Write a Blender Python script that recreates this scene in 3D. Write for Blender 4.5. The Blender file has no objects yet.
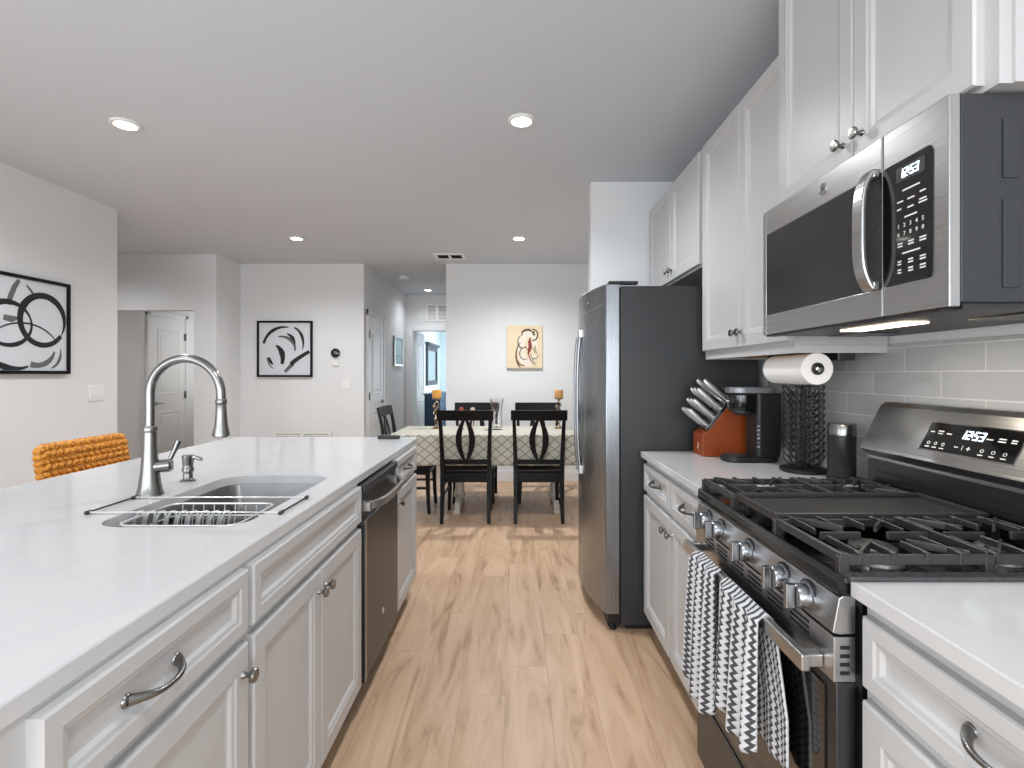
import bpy, bmesh, math, random
from mathutils import Vector, Matrix
random.seed(7)
PI = math.pi
SC = bpy.context.scene
COL = SC.collection

# ------------------------------------------------------------------ camera, world, daylight, exposure
cam_data = bpy.data.cameras.new('camera')
cam_data.sensor_width = 36.0
cam_data.lens = 510.0 / 1024.0 * 36.0
cam_data.shift_x = -4.0 / 1024.0
cam_data.shift_y = -10.0 / 1024.0
cam_data.clip_start = 0.02
cam = bpy.data.objects.new('camera', cam_data)
COL.objects.link(cam)
cam.location = (0.0, 0.0, 1.30)
cam.rotation_euler = (PI / 2, 0, 0)
SC.camera = cam

world = bpy.data.worlds.new('daylight_world')
SC.world = world
world.use_nodes = True
bg = world.node_tree.nodes['Background']
bg.inputs['Color'].default_value = (0.80, 0.90, 1.0, 1)
bg.inputs['Strength'].default_value = 1.0

vs = SC.view_settings
vs.view_transform = 'Standard'
vs.look = 'None'
vs.gamma = 1.0
vs.use_curve_mapping = False
vs.exposure = 0.16
SC.cycles.use_denoising = True
SC.cycles.max_bounces = 8
SC.cycles.diffuse_bounces = 5
SC.cycles.glossy_bounces = 4
SC.cycles.transmission_bounces = 6
SC.cycles.caustics_reflective = False
SC.cycles.caustics_refractive = False
SC.cycles.sample_clamp_indirect = 6.0

def area_light(name, loc, rot, sx, sy, power, color):
    l = bpy.data.lights.new(name, 'AREA')
    l.shape = 'RECTANGLE'; l.size = sx; l.size_y = sy
    l.energy = power; l.color = color
    o = bpy.data.objects.new(name, l); COL.objects.link(o)
    o.location = loc; o.rotation_euler = rot
    return o
# daylight from behind the camera and in the bedroom; fill lights are added
DAY = (0.90, 0.96, 1.0)
area_light('daylight_back_window', (-1.75, -3.02, 1.15), (PI / 2, 0, 0), 2.2, 1.9, 80, DAY)
area_light('daylight_back_door', (0.45, -3.02, 1.15), (PI / 2, 0, 0), 1.2, 1.9, 44, DAY)
area_light('fill_light_left', (-3.2, -1.4, 1.25), (0, -PI / 2, 0), 1.6, 1.6, 40, DAY)  # added fill from an invented left window, brightens the room evenly
area_light('daylight_bedroom', (-0.6, 11.6, 1.4), (0, PI / 2, 0), 1.4, 1.6, 60, (0.80, 0.92, 1.0))
area_light('fill_light_entry', (-3.7, 7.4, 1.6), (0, PI / 2, 0), 1.0, 1.0, 7, (1.0, 0.98, 0.95))  # added area light to brighten the entry passage, no window there
area_light('fill_light_dining', (2.5, 4.9, 1.25), (0, PI / 2, 0), 1.8, 1.6, 7, DAY)  # added fill in front of a closed wall, not a real window

area_light('fill_light_right', (1.20, -1.75, 1.2), (0, PI / 2, 0), 1.7, 1.5, 34, DAY)  # added fill from the right for the left wall and island fronts

# ------------------------------------------------------------------ helpers
def lin(r, g, b):
    f = lambda c: (c / 255 / 12.92) if c / 255 <= 0.04045 else ((c / 255 + 0.055) / 1.055) ** 2.4
    return (f(r), f(g), f(b), 1.0)

def nt_of(name):
    m = bpy.data.materials.new(name); m.use_nodes = True
    nt = m.node_tree
    return m, nt, nt.nodes['Principled BSDF']

def N(nt, typ, **kw):
    n = nt.nodes.new(typ)
    for k, v in kw.items():
        if k.startswith('i_'):
            n.inputs[k[2:].replace('_', ' ')].default_value = v
        else:
            setattr(n, k, v)
    return n

def mth(nt, op, a, b=None, c=None):
    n = nt.nodes.new('ShaderNodeMath'); n.operation = op
    for i, v in enumerate((a, b, c)):
        if v is None: continue
        if hasattr(v, 'links'): nt.links.new(v, n.inputs[i])
        else: n.inputs[i].default_value = v
    return n.outputs[0]

def mixc(nt, fac, a, b):
    n = nt.nodes.new('ShaderNodeMix'); n.data_type = 'RGBA'
    for idx, v in ((0, fac), (6, a), (7, b)):
        if hasattr(v, 'links'): nt.links.new(v, n.inputs[idx])
        else: n.inputs[idx].default_value = v
    return n.outputs[2]

def mat(name, rgb, rough=0.5, metal=0.0, nscale=40.0, namt=0.04, bump=0.0, stretch=(1, 1, 1), spec=0.5, coat=0.0):
    """plain surface: colour with slight procedural noise, optional bump"""
    m, nt, p = nt_of(name)
    tc = N(nt, 'ShaderNodeTexCoord'); mp = N(nt, 'ShaderNodeMapping')
    mp.inputs['Scale'].default_value = stretch
    nt.links.new(tc.outputs['Object'], mp.inputs['Vector'])
    nz = N(nt, 'ShaderNodeTexNoise', i_Scale=nscale, i_Detail=4.0)
    nt.links.new(mp.outputs[0], nz.inputs['Vector'])
    base = lin(*rgb)
    dark = tuple(c * (1 - namt * 2) for c in base[:3]) + (1,)
    lite = tuple(min(1, c * (1 + namt * 2)) for c in base[:3]) + (1,)
    c = mixc(nt, nz.outputs['Fac'], dark, lite)
    nt.links.new(c, p.inputs['Base Color'])
    r = mth(nt, 'MULTIPLY_ADD', nz.outputs['Fac'], rough * 0.2, rough * 0.9)
    nt.links.new(r, p.inputs['Roughness'])
    p.inputs['Metallic'].default_value = metal
    p.inputs['Specular IOR Level'].default_value = spec
    p.inputs['Coat Weight'].default_value = coat
    if bump:
        b = N(nt, 'ShaderNodeBump', i_Strength=bump, i_Distance=0.002)
        nt.links.new(nz.outputs['Fac'], b.inputs['Height'])
        nt.links.new(b.outputs[0], p.inputs['Normal'])
    return m

def emit(name, rgb, strength):
    m, nt, p = nt_of(name)
    p.inputs['Base Color'].default_value = lin(*rgb)
    p.inputs['Emission Color'].default_value = lin(*rgb)
    p.inputs['Emission Strength'].default_value = strength
    return m

def glass(name, tint=(0.97, 0.98, 0.98), rough=0.02):
    m, nt, p = nt_of(name)
    p.inputs['Base Color'].default_value = tint + (1,)
    p.inputs['Roughness'].default_value = rough
    p.inputs['Transmission Weight'].default_value = 1.0
    p.inputs['IOR'].default_value = 1.3
    return m

ORIGIN = {}
def basis(axis):
    a = Vector(axis).normalized()
    u = Vector((0, 0, 1)) if abs(a.z) < 0.9 else Vector((1, 0, 0))
    e1 = a.cross(u).normalized(); e2 = a.cross(e1).normalized()
    return a, e1, e2

class MB:
    def __init__(self):
        self.bm = bmesh.new(); self.uv = self.bm.loops.layers.uv.new('UVMap'); self.mi = 0
    def face(self, vs_):
        try:
            f = self.bm.faces.new(vs_); f.material_index = self.mi; return f
        except ValueError:
            return None
    def box(self, x0, x1, y0, y1, z0, z1):
        v = [self.bm.verts.new((x, y, z)) for x in (x0, x1) for y in (y0, y1) for z in (z0, z1)]
        for q in ((0, 1, 3, 2), (4, 6, 7, 5), (0, 4, 5, 1), (2, 3, 7, 6), (0, 2, 6, 4), (1, 5, 7, 3)):
            self.face([v[i] for i in q])
        return self
    def loft(self, loops, cap0=True, cap1=True, closed=True):
        L = []
        for k, lp in enumerate(loops):
            L.append(L[0] if (k and lp is loops[0]) else [self.bm.verts.new(p) for p in lp])
        n = len(L[0])
        for a, b in zip(L, L[1:]):
            for i in range(n if closed else n - 1):
                j = (i + 1) % n
                self.face([a[i], a[j], b[j], b[i]])
        if cap0: self.face(L[0])
        if cap1: self.face(list(reversed(L[-1])))
        return self
    def prism(self, poly, axis, a0, a1):
        """poly: 2-D points in the two other axes (in x,y,z order)"""
        def P(p, a):
            if axis == 'x': return (a, p[0], p[1])
            if axis == 'y': return (p[0], a, p[1])
            return (p[0], p[1], a)
        return self.loft([[P(p, a0) for p in poly], [P(p, a1) for p in poly]])
    def lathe(self, prof, org, axis=(0, 0, 1), seg=20, sx=1.0, sy=1.0, ring=False):
        a, e1, e2 = basis(axis); o = Vector(org)
        loops = []
        for r, t in prof:
            r = max(r, 1e-4)
            loops.append([o + a * t + (e1 * math.cos(2 * PI * k / seg) * sx + e2 * math.sin(2 * PI * k / seg) * sy) * r for k in range(seg)])
        if ring: loops.append(loops[0]); return self.loft(loops, False, False)
        return self.loft(loops)
    def cyl(self, p0, p1, r0, r1=None, seg=14):
        p0 = Vector(p0); p1 = Vector(p1); d = p1 - p0
        return self.lathe([(r0, 0), (r0 if r1 is None else r1, d.length)], p0, d, seg)
    def tube(self, pts, r, seg=8, closed=False, sq=None):
        """round tube along points; r may be a list; sq=(a,b) gives a flat bar section with side b along z"""
        pts = [Vector(p) for p in pts]; n = len(pts); loops = []
        prev = None
        for i, p in enumerate(pts):
            if closed: t = pts[(i + 1) % n] - pts[i - 1]
            else: t = pts[min(i + 1, n - 1)] - pts[max(i - 1, 0)]
            t.normalize()
            if prev is None:
                a, e1, e2 = basis(t)
            else:
                e1 = (prev - t * prev.dot(t)).normalized(); e2 = t.cross(e1)
            prev = e1
            rr = r[i] if isinstance(r, (list, tuple)) else r
            if sq:
                loops.append([p + e1 * sq[0] * sx * 0.5 + e2 * sq[1] * sy * 0.5 for sx, sy in ((1, 1), (-1, 1), (-1, -1), (1, -1))])
            else:
                loops.append([p + (e1 * math.cos(2 * PI * k / seg) + e2 * math.sin(2 * PI * k / seg)) * rr for k in range(seg)])
        if closed:
            loops.append(loops[0]); return self.loft(loops, False, False)
        return self.loft(loops)
    def torus(self, org, axis, R, r, seg=20, rs=6, sx=1.0):
        a, e1, e2 = basis(axis); o = Vector(org)
        return self.tube([o + e1 * math.cos(2 * PI * k / seg) * R * sx + e2 * math.sin(2 * PI * k / seg) * R for k in range(seg)], r, rs, closed=True)
    def front(self, x, s, y0, y1, z0, z1, fr=0.055, t=0.02, axis='x'):
        """framed cabinet front in plane x, facing s: recessed panel with a stepped moulding"""
        prof = [(0, 0), (0, t - 0.004), (0.004, t), (fr, t), (fr + 0.004, t - 0.003), (fr + 0.012, t - 0.0045), (fr + 0.018, t - 0.011), (fr + 0.024, t - 0.012)]
        loops = []
        for i, d in prof:
            X = x + s * d
            q = [(y0 + i, z0 + i), (y1 - i, z0 + i), (y1 - i, z1 - i), (y0 + i, z1 - i)]
            loops.append([((X, a, b) if axis == 'x' else (a, X, b)) for a, b in q])
        return self.loft(loops)
    def grid(self, fn, nu, nv, su=1.0, sv=1.0):
        V = [[self.bm.verts.new(fn(i / nu, j / nv)) for j in range(nv + 1)] for i in range(nu + 1)]
        for i in range(nu):
            for j in range(nv):
                f = self.face([V[i][j], V[i + 1][j], V[i + 1][j + 1], V[i][j + 1]])
                if f:
                    for l, (a, b) in zip(f.loops, ((i, j), (i + 1, j), (i + 1, j + 1), (i, j + 1))):
                        l[self.uv].uv = (a / nu * su, b / nv * sv)
        return self
    def text(self, s, size, org, right, up, depth=0.0004, align='CENTER', shear=0.0):
        cu = bpy.data.curves.new('lettering', 'FONT'); cu.body = s; cu.size = size
        cu.align_x = align; cu.align_y = 'CENTER'; cu.extrude = depth; cu.shear = shear; cu.resolution_u = 2
        ob = bpy.data.objects.new('lettering', cu); COL.objects.link(ob)
        dg = bpy.context.evaluated_depsgraph_get()
        me = bpy.data.meshes.new_from_object(ob.evaluated_get(dg))
        bpy.data.objects.remove(ob); bpy.data.curves.remove(cu)
        R = Vector(right).normalized(); U = Vector(up).normalized(); W = R.cross(U); o = Vector(org)
        vs_ = [self.bm.verts.new(o + R * v.co.x + U * v.co.y + W * v.co.z) for v in me.vertices]
        for p in me.polygons: self.face([vs_[i] for i in p.vertices])
        bpy.data.meshes.remove(me)
        return self
    def build(self, name, m, parent=None, smooth=False, bevel=0.0, recalc=True, subsurf=0, solid=0.0, bseg=2):
        bm = self.bm
        if recalc: bmesh.ops.recalc_face_normals(bm, faces=bm.faces[:])
        xs = [v.co for v in bm.verts]
        if parent is not None:
            org = ORIGIN[parent.name]
        else:
            lo = Vector((min(v.x for v in xs), min(v.y for v in xs), min(v.z for v in xs)))
            hi = Vector((max(v.x for v in xs), max(v.y for v in xs), max(v.z for v in xs)))
            org = Vector(((lo.x + hi.x) / 2, (lo.y + hi.y) / 2, lo.z))
        for v in bm.verts: v.co -= org
        me = bpy.data.meshes.new(name); bm.to_mesh(me); bm.free()
        for mm in (m if isinstance(m, (list, tuple)) else [m]): me.materials.append(mm)
        if smooth:
            for p in me.polygons: p.use_smooth = True
            try: me.set_sharp_from_angle(angle=math.radians(38))
            except Exception: pass
        o = bpy.data.objects.new(name, me); COL.objects.link(o)
        ORIGIN[o.name] = org.copy()
        if parent is not None: o.parent = parent
        else: o.location = org
        if solid:
            md = o.modifiers.new('thickness', 'SOLIDIFY'); md.thickness = solid; md.offset = 0
        if bevel:
            md = o.modifiers.new('bevel', 'BEVEL'); md.width = bevel; md.segments = bseg; md.limit_method = 'ANGLE'; md.angle_limit = math.radians(40)
            md.harden_normals = False
        if subsurf:
            md = o.modifiers.new('subdivision', 'SUBSURF'); md.levels = subsurf; md.render_levels = subsurf
        return o

def tag(o, label=None, cat=None, group=None, kind=None):
    if label: o['label'] = label
    if cat: o['category'] = cat
    if group: o['group'] = group
    if kind: o['kind'] = kind
    return o

def thing(name, label, cat, loc, group=None):
    o = bpy.data.objects.new(name, None); COL.objects.link(o)
    o.location = loc; o.empty_display_size = 0.1
    ORIGIN[o.name] = Vector(loc)
    return tag(o, label, cat, group)

def copy_thing(root, loc, rz, label, group=None):
    r = root.copy(); COL.objects.link(r); r.location = loc; r.rotation_euler = (0, 0, rz)
    r['label'] = label
    if group: r['group'] = group
    for ch in list(root.children):
        c = ch.copy(); COL.objects.link(c); c.parent = r
        for g in list(ch.children):
            d = g.copy(); COL.objects.link(d); d.parent = c
    return r

def struct(name, mb, m, bevel=0.0, parent=None, smooth=False):
    o = mb.build(name, m, parent, bevel=bevel, smooth=smooth)
    if parent is None: o['kind'] = 'structure'
    return o

def arc(cx, cy, r, a0, a1, n):
    return [(cx + r * math.cos(math.radians(a0 + (a1 - a0) * k / n)), cy + r * math.sin(math.radians(a0 + (a1 - a0) * k / n))) for k in range(n + 1)]

def rrect(x0, x1, y0, y1, r, n=6):
    return (arc(x1 - r, y1 - r, r, 0, 90, n) + arc(x0 + r, y1 - r, r, 90, 180, n) +
            arc(x0 + r, y0 + r, r, 180, 270, n) + arc(x1 - r, y0 + r, r, 270, 360, n))

# ------------------------------------------------------------------ materials
WALL = mat('wall_paint', (219, 220, 221), 0.75, nscale=220, namt=0.01, bump=0.08)
CEIL = mat('ceiling_paint', (203, 208, 215), 0.85, nscale=90, namt=0.012, bump=0.25)
TRIM = mat('white_trim_paint', (226, 227, 228), 0.4, nscale=60, namt=0.01)
CAB = mat('light_grey_cabinet_paint', (187, 187, 187), 0.36, nscale=30, namt=0.012)
CABIN = mat('cabinet_interior_wood', (196, 150, 96), 0.6, nscale=18, namt=0.08, stretch=(8, 1, 1))
TOE = mat('toe_kick_brown', (66, 48, 34), 0.6, nscale=30, namt=0.1)
NICKEL = mat('brushed_nickel', (134, 133, 131), 0.25, 1.0, nscale=6, namt=0.01)
CHROME = mat('polished_chrome', (196, 196, 197), 0.14, 1.0, nscale=6, namt=0.01)
BLACK = mat('black_plastic', (20, 21, 23), 0.42, nscale=60, namt=0.08)
GLOSSBLACK = mat('black_enamel', (14, 14, 15), 0.12, nscale=30, namt=0.1, coat=0.3)
IRON = mat('cast_iron', (38, 38, 39), 0.42, nscale=260, namt=0.12, bump=0.3, spec=0.7)
DARKGREY = mat('charcoal_side_panel', (44, 46, 48), 0.42, nscale=320, namt=0.05, bump=0.15)
CHAIRBLACK = mat('black_lacquered_wood', (7, 7, 9), 0.36, nscale=30, namt=0.12, stretch=(1, 1, 6), spec=0.22)
WHITEPL = mat('white_plastic', (228, 228, 226), 0.4, nscale=50, namt=0.01)
PAPER = mat('white_paper', (236, 234, 231), 0.9, nscale=120, namt=0.015, bump=0.2)
INK = mat('black_ink', (26, 26, 27), 0.75, nscale=60, namt=0.2)
INKGREY = mat('grey_ink', (98, 98, 100), 0.8, nscale=120, namt=0.3)
DISPLAY = emit('display_digits', (225, 245, 255), 3.0)
LABELW = mat('white_print', (215, 216, 216), 0.6, nscale=60, namt=0.02)
SILVERPR = mat('silver_print', (180, 181, 183), 0.4, 0.3, nscale=60, namt=0.02)
SMOKEGLASS = mat('smoked_oven_glass', (44, 44, 46), 0.12, nscale=20, namt=0.05)
CANVAS = mat('cool_white_canvas', (208, 210, 216), 0.85, nscale=120, namt=0.02)
LAMP = emit('lamp_diffuser', (255, 250, 240), 14.0)

def steel(name, rgb, rough, axis, amt=0.05):
    """brushed steel: fine streaks along one axis in roughness and bump"""
    m, nt, p = nt_of(name)
    tc = N(nt, 'ShaderNodeTexCoord'); mp = N(nt, 'ShaderNodeMapping')
    sc = [700, 700, 700]; sc['xyz'.index(axis)] = 4
    mp.inputs['Scale'].default_value = sc
    nt.links.new(tc.outputs['Object'], mp.inputs['Vector'])
    nz = N(nt, 'ShaderNodeTexNoise', i_Scale=1.0, i_Detail=3.0)
    nt.links.new(mp.outputs[0], nz.inputs['Vector'])
    b = lin(*rgb)
    nt.links.new(mixc(nt, nz.outputs['Fac'], tuple(c * (1 - amt) for c in b[:3]) + (1,), tuple(c * (1 + amt) for c in b[:3]) + (1,)), p.inputs['Base Color'])
    nt.links.new(mth(nt, 'MULTIPLY_ADD', nz.outputs['Fac'], 0.10, rough - 0.05), p.inputs['Roughness'])
    p.inputs['Metallic'].default_value = 1.0
    bu = N(nt, 'ShaderNodeBump', i_Strength=0.025, i_Distance=0.001)
    nt.links.new(nz.outputs['Fac'], bu.inputs['Height']); nt.links.new(bu.outputs[0], p.inputs['Normal'])
    return m
STEEL_Y = steel('stainless_brushed_sideways', (186, 186, 186), 0.29, 'y', 0.10)
STEEL_Z = steel('stainless_brushed_upright', (148, 151, 155), 0.27, 'z')
STEEL_X = steel('stainless_sink', (128, 127, 125), 0.26, 'z')
DARKSTEEL = steel('dark_stainless', (84, 87, 91), 0.36, 'y')

def wood_floor():
    m, nt, p = nt_of('oak_plank_floor')
    tc = N(nt, 'ShaderNodeTexCoord'); sp = N(nt, 'ShaderNodeSeparateXYZ')
    nt.links.new(tc.outputs['Object'], sp.inputs[0])
    x = mth(nt, 'ADD', sp.outputs['X'], 20 + 0.104); y = mth(nt, 'ADD', sp.outputs['Y'], 20.3)
    W = 0.18; Lp = 1.22
    row = mth(nt, 'FLOOR', mth(nt, 'DIVIDE', x, W))
    h = mth(nt, 'FRACT', mth(nt, 'MULTIPLY', mth(nt, 'SINE', mth(nt, 'MULTIPLY', row, 12.9898)), 437.5453))
    yy = mth(nt, 'ADD', mth(nt, 'DIVIDE', y, Lp), h)
    cellc = mth(nt, 'FLOOR', yy)
    rnd = mth(nt, 'FRACT', mth(nt, 'MULTIPLY', mth(nt, 'SINE', mth(nt, 'ADD', mth(nt, 'MULTIPLY', row, 78.233), mth(nt, 'MULTIPLY', cellc, 37.719))), 2375.85))
    fx = mth(nt, 'FRACT', mth(nt, 'DIVIDE', x, W)); fy = mth(nt, 'FRACT', yy)
    ex = mth(nt, 'MINIMUM', fx, mth(nt, 'SUBTRACT', 1.0, fx))
    ey = mth(nt, 'MULTIPLY', mth(nt, 'MINIMUM', fy, mth(nt, 'SUBTRACT', 1.0, fy)), Lp / W)
    edge = mth(nt, 'MINIMUM', ex, ey)
    gap = mth(nt, 'LESS_THAN', edge, 0.010)
    cv = N(nt, 'ShaderNodeCombineXYZ')
    nt.links.new(mth(nt, 'MULTIPLY', x, 7.0), cv.inputs[0])
    nt.links.new(mth(nt, 'MULTIPLY', y, 0.9), cv.inputs[1])
    nt.links.new(mth(nt, 'MULTIPLY', rnd, 40.0), cv.inputs[2])
    g1 = N(nt, 'ShaderNodeTexNoise', i_Scale=1.6, i_Detail=6.0, i_Roughness=0.62, i_Distortion=1.3)
    nt.links.new(cv.outputs[0], g1.inputs['Vector'])
    cv2 = N(nt, 'ShaderNodeCombineXYZ')
    nt.links.new(mth(nt, 'MULTIPLY', x, 130.0), cv2.inputs[0]); nt.links.new(mth(nt, 'MULTIPLY', y, 5.0), cv2.inputs[1])
    nt.links.new(mth(nt, 'MULTIPLY', rnd, 17.0), cv2.inputs[2])
    g2 = N(nt, 'ShaderNodeTexNoise', i_Scale=1.0, i_Detail=3.0)
    nt.links.new(cv2.outputs[0], g2.inputs['Vector'])
    ramp = N(nt, 'ShaderNodeValToRGB')
    e = ramp.color_ramp.elements
    e[0].position = 0.28; e[0].color = lin(140, 110, 84)
    e[1].position = 0.62; e[1].color = lin(207, 178, 150)
    el = ramp.color_ramp.elements.new(0.44); el.color = lin(190, 158, 128)
    nt.links.new(g1.outputs['Fac'], ramp.inputs[0])
    c = mixc(nt, mth(nt, 'MULTIPLY', g2.outputs['Fac'], 0.30), ramp.outputs[0], lin(176, 148, 122))
    tint = mixc(nt, rnd, lin(244, 241, 238), lin(255, 253, 250))
    mx = nt.nodes.new('ShaderNodeMix'); mx.data_type = 'RGBA'; mx.blend_type = 'MULTIPLY'; mx.inputs[0].default_value = 1.0
    nt.links.new(c, mx.inputs[6]); nt.links.new(tint, mx.inputs[7])
    c3 = mixc(nt, mth(nt, 'MULTIPLY', gap, 0.35), mx.outputs[2], lin(130, 104, 82))
    nt.links.new(c3, p.inputs['Base Color'])
    nt.links.new(mth(nt, 'MULTIPLY_ADD', g1.outputs['Fac'], 0.12, 0.36), p.inputs['Roughness'])
    bu = N(nt, 'ShaderNodeBump', i_Strength=0.15, i_Distance=0.002)
    nt.links.new(mth(nt, 'SUBTRACT', g2.outputs['Fac'], gap), bu.inputs['Height']); nt.links.new(bu.outputs[0], p.inputs['Normal'])
    return m
FLOOR = wood_floor()

def quartz():
    m, nt, p = nt_of('white_quartz')
    tc = N(nt, 'ShaderNodeTexCoord')
    nz = N(nt, 'ShaderNodeTexNoise', i_Scale=1.7, i_Detail=8.0, i_Roughness=0.6, i_Distortion=1.8)
    nt.links.new(tc.outputs['Object'], nz.inputs['Vector'])
    v = mth(nt, 'ABSOLUTE', mth(nt, 'SUBTRACT', nz.outputs['Fac'], 0.5))
    vein = mth(nt, 'SMOOTH_MIN', mth(nt, 'MULTIPLY', v, 14.0), 1.0, 0.2)
    nt.links.new(mixc(nt, vein, lin(196, 196, 197), lin(199, 199, 199)), p.inputs['Base Color'])
    p.inputs['Roughness'].default_value = 0.13
    p.inputs['Specular IOR Level'].default_value = 0.45
    return m
QUARTZ = quartz()

def tile():
    m, nt, p = nt_of('grey_gloss_subway_tile')
    tc = N(nt, 'ShaderNodeTexCoord'); sp = N(nt, 'ShaderNodeSeparateXYZ')
    nt.links.new(tc.outputs['Object'], sp.inputs[0])
    cv = N(nt, 'ShaderNodeCombineXYZ')
    nt.links.new(mth(nt, 'ADD', sp.outputs['Y'], 3.915), cv.inputs[0])
    nt.links.new(sp.outputs['Z'], cv.inputs[1])
    br = N(nt, 'ShaderNodeTexBrick', i_Scale=1.0, i_Mortar_Size=0.0022, i_Mortar_Smooth=0.1, i_Brick_Width=0.287, i_Row_Height=0.0785)
    br.offset = 0.5
    br.inputs['Color1'].default_value = lin(158, 159, 161); br.inputs['Color2'].default_value = lin(172, 173, 175)
    br.inputs['Mortar'].default_value = lin(200, 200, 200)
    nt.links.new(cv.outputs[0], br.inputs['Vector'])
    nz = N(nt, 'ShaderNodeTexNoise', i_Scale=9.0, i_Detail=2.0)
    nt.links.new(tc.outputs['Object'], nz.inputs['Vector'])
    c = mixc(nt, mth(nt, 'MULTIPLY', nz.outputs['Fac'], 0.35), br.outputs['Color'], lin(160, 160, 161))
    nt.links.new(c, p.inputs['Base Color'])
    nt.links.new(mth(nt, 'MULTIPLY_ADD', br.outputs['Fac'], 0.5, 0.10), p.inputs['Roughness'])
    bu = N(nt, 'ShaderNodeBump', i_Strength=0.6, i_Distance=0.006)
    nt.links.new(mth(nt, 'SUBTRACT', mth(nt, 'MULTIPLY', nz.outputs['Fac'], 0.9), mth(nt, 'MULTIPLY', br.outputs['Fac'], 0.5)), bu.inputs['Height'])
    nt.links.new(bu.outputs[0], p.inputs['Normal'])
    return m
TILE = tile()

def lattice_cloth():
    m, nt, p = nt_of('lattice_print_tablecloth')
    uv = N(nt, 'ShaderNodeTexCoord'); sp = N(nt, 'ShaderNodeSeparateXYZ')
    nt.links.new(uv.outputs['UV'], sp.inputs[0])
    a = mth(nt, 'DIVIDE', mth(nt, 'ADD', sp.outputs['X'], mth(nt, 'MULTIPLY', sp.outputs['Y'], 1.25)), 0.105)
    b = mth(nt, 'DIVIDE', mth(nt, 'SUBTRACT', sp.outputs['X'], mth(nt, 'MULTIPLY', sp.outputs['Y'], 1.25)), 0.105)
    la = mth(nt, 'ABSOLUTE', mth(nt, 'SUBTRACT', mth(nt, 'FRACT', a), 0.5)); lb = mth(nt, 'ABSOLUTE', mth(nt, 'SUBTRACT', mth(nt, 'FRACT', b), 0.5))
    line = mth(nt, 'LESS_THAN', mth(nt, 'MINIMUM', la, lb), 0.07)
    nz = N(nt, 'ShaderNodeTexNoise', i_Scale=60.0, i_Detail=3.0)
    nt.links.new(uv.outputs['UV'], nz.inputs['Vector'])
    c = mixc(nt, line, lin(192, 189, 176), lin(128, 127, 114))
    c = mixc(nt, mth(nt, 'MULTIPLY', nz.outputs['Fac'], 0.2), c, lin(176, 172, 158))
    nt.links.new(c, p.inputs['Base Color']); p.inputs['Roughness'].default_value = 0.85
    return m
CLOTH = lattice_cloth()

def towel_mat():
    m, nt, p = nt_of('grey_white_zigzag_terry')
    uv = N(nt, 'ShaderNodeTexCoord'); sp = N(nt, 'ShaderNodeSeparateXYZ')
    nt.links.new(uv.outputs['UV'], sp.inputs[0])
    tri = mth(nt, 'PINGPONG', mth(nt, 'MULTIPLY', sp.outputs['Y'], 1 / 0.0085), 1.0)
    u = mth(nt, 'ADD', mth(nt, 'MULTIPLY', sp.outputs['X'], 1 / 0.026), mth(nt, 'MULTIPLY', tri, 0.42))
    f = mth(nt, 'GREATER_THAN', mth(nt, 'FRACT', u), 0.55)
    nz = N(nt, 'ShaderNodeTexNoise', i_Scale=500.0, i_Detail=2.0)
    nt.links.new(uv.outputs['UV'], nz.inputs['Vector'])
    c = mixc(nt, f, lin(205, 206, 208), lin(70, 71, 75))
    nt.links.new(c, p.inputs['Base Color']); p.inputs['Roughness'].default_value = 0.95
    bu = N(nt, 'ShaderNodeBump', i_Strength=0.7, i_Distance=0.003)
    nt.links.new(mth(nt, 'ADD', nz.outputs['Fac'], tri), bu.inputs['Height']); nt.links.new(bu.outputs[0], p.inputs['Normal'])
    return m
TOWEL = towel_mat()

# ------------------------------------------------------------------ room shell
CH = 2.64
struct('floor', MB().box(-7, 3.2, -3.3, 13.4, -0.08, 0.0), FLOOR)
struct('ceiling', MB().box(-7, 3.2, -3.3, 13.4, CH, CH + 0.1), CEIL)
# left wall with an invented window opening behind the camera, to let light in
w = MB()
w.box(-3.38, -3.26, -3.2, -2.3, 0, CH); w.box(-3.38, -3.26, -0.5, 4.17, 0, CH)
w.box(-3.38, -3.26, -2.3, -0.5, 0, 0.4); w.box(-3.38, -3.26, -2.3, -0.5, 2.1, CH)
struct('wall_left', w, WALL)
# wall behind the camera with two glazed openings
w = MB()
w.box(-3.26, -2.9, -3.2, -3.08, 0, CH); w.box(-0.6, -0.2, -3.2, -3.08, 0, CH); w.box(1.1, 1.27, -3.2, -3.08, 0, CH)
w.box(-2.9, -0.6, -3.2, -3.08, 2.15, CH); w.box(-0.2, 1.1, -3.2, -3.08, 2.15, CH)
w.box(-2.9, -0.6, -3.2, -3.08, 0, 0.15); w.box(-0.2, 1.1, -3.2, -3.08, 0, 0.15)
struct('wall_back', w, WALL)
struct('wall_right', MB().box(1.27, 1.39, -0.95, 3.68, 0, CH).box(1.27, 1.39, -3.2, -2.6, 0, CH).box(1.27, 1.39, -2.6, -0.95, 0, 0.35).box(1.27, 1.39, -2.6, -0.95, 2.1, CH), WALL)  # opening behind the camera is invented, goes with the right fill light
struct('wall_fridge_end', MB().box(0.523, 1.27, 3.56, 3.68, 0, CH), WALL)
struct('wall_dining_right', MB().box(2.6, 2.72, 3.68, 6.2, 0, CH).box(1.39, 2.72, 3.56, 3.68, 0, CH), WALL)
struct('wall_dining', MB().box(-0.85, 2.72, 6.2, 6.32, 0, CH), WALL)
struct('wall_middle', MB().box(-3.35, -1.85, 6.2, 6.32, 0, CH), WALL)
w = MB()
w.box(-3.6, -3.35, 5.7, 6.32, 0, CH)
w.box(-4.67, -3.6, 5.7, 5.82, 2.015, CH)
w.box(-5.4, -4.55, 5.7, 5.82, 0, CH)
struct('wall_entry', w, WALL)
struct('wall_recess_left', MB().box(-5.4, -5.28, 3.9, 5.7, 0, CH).box(-5.4, -3.38, 3.9, 4.02, 0, CH), WALL)
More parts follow.
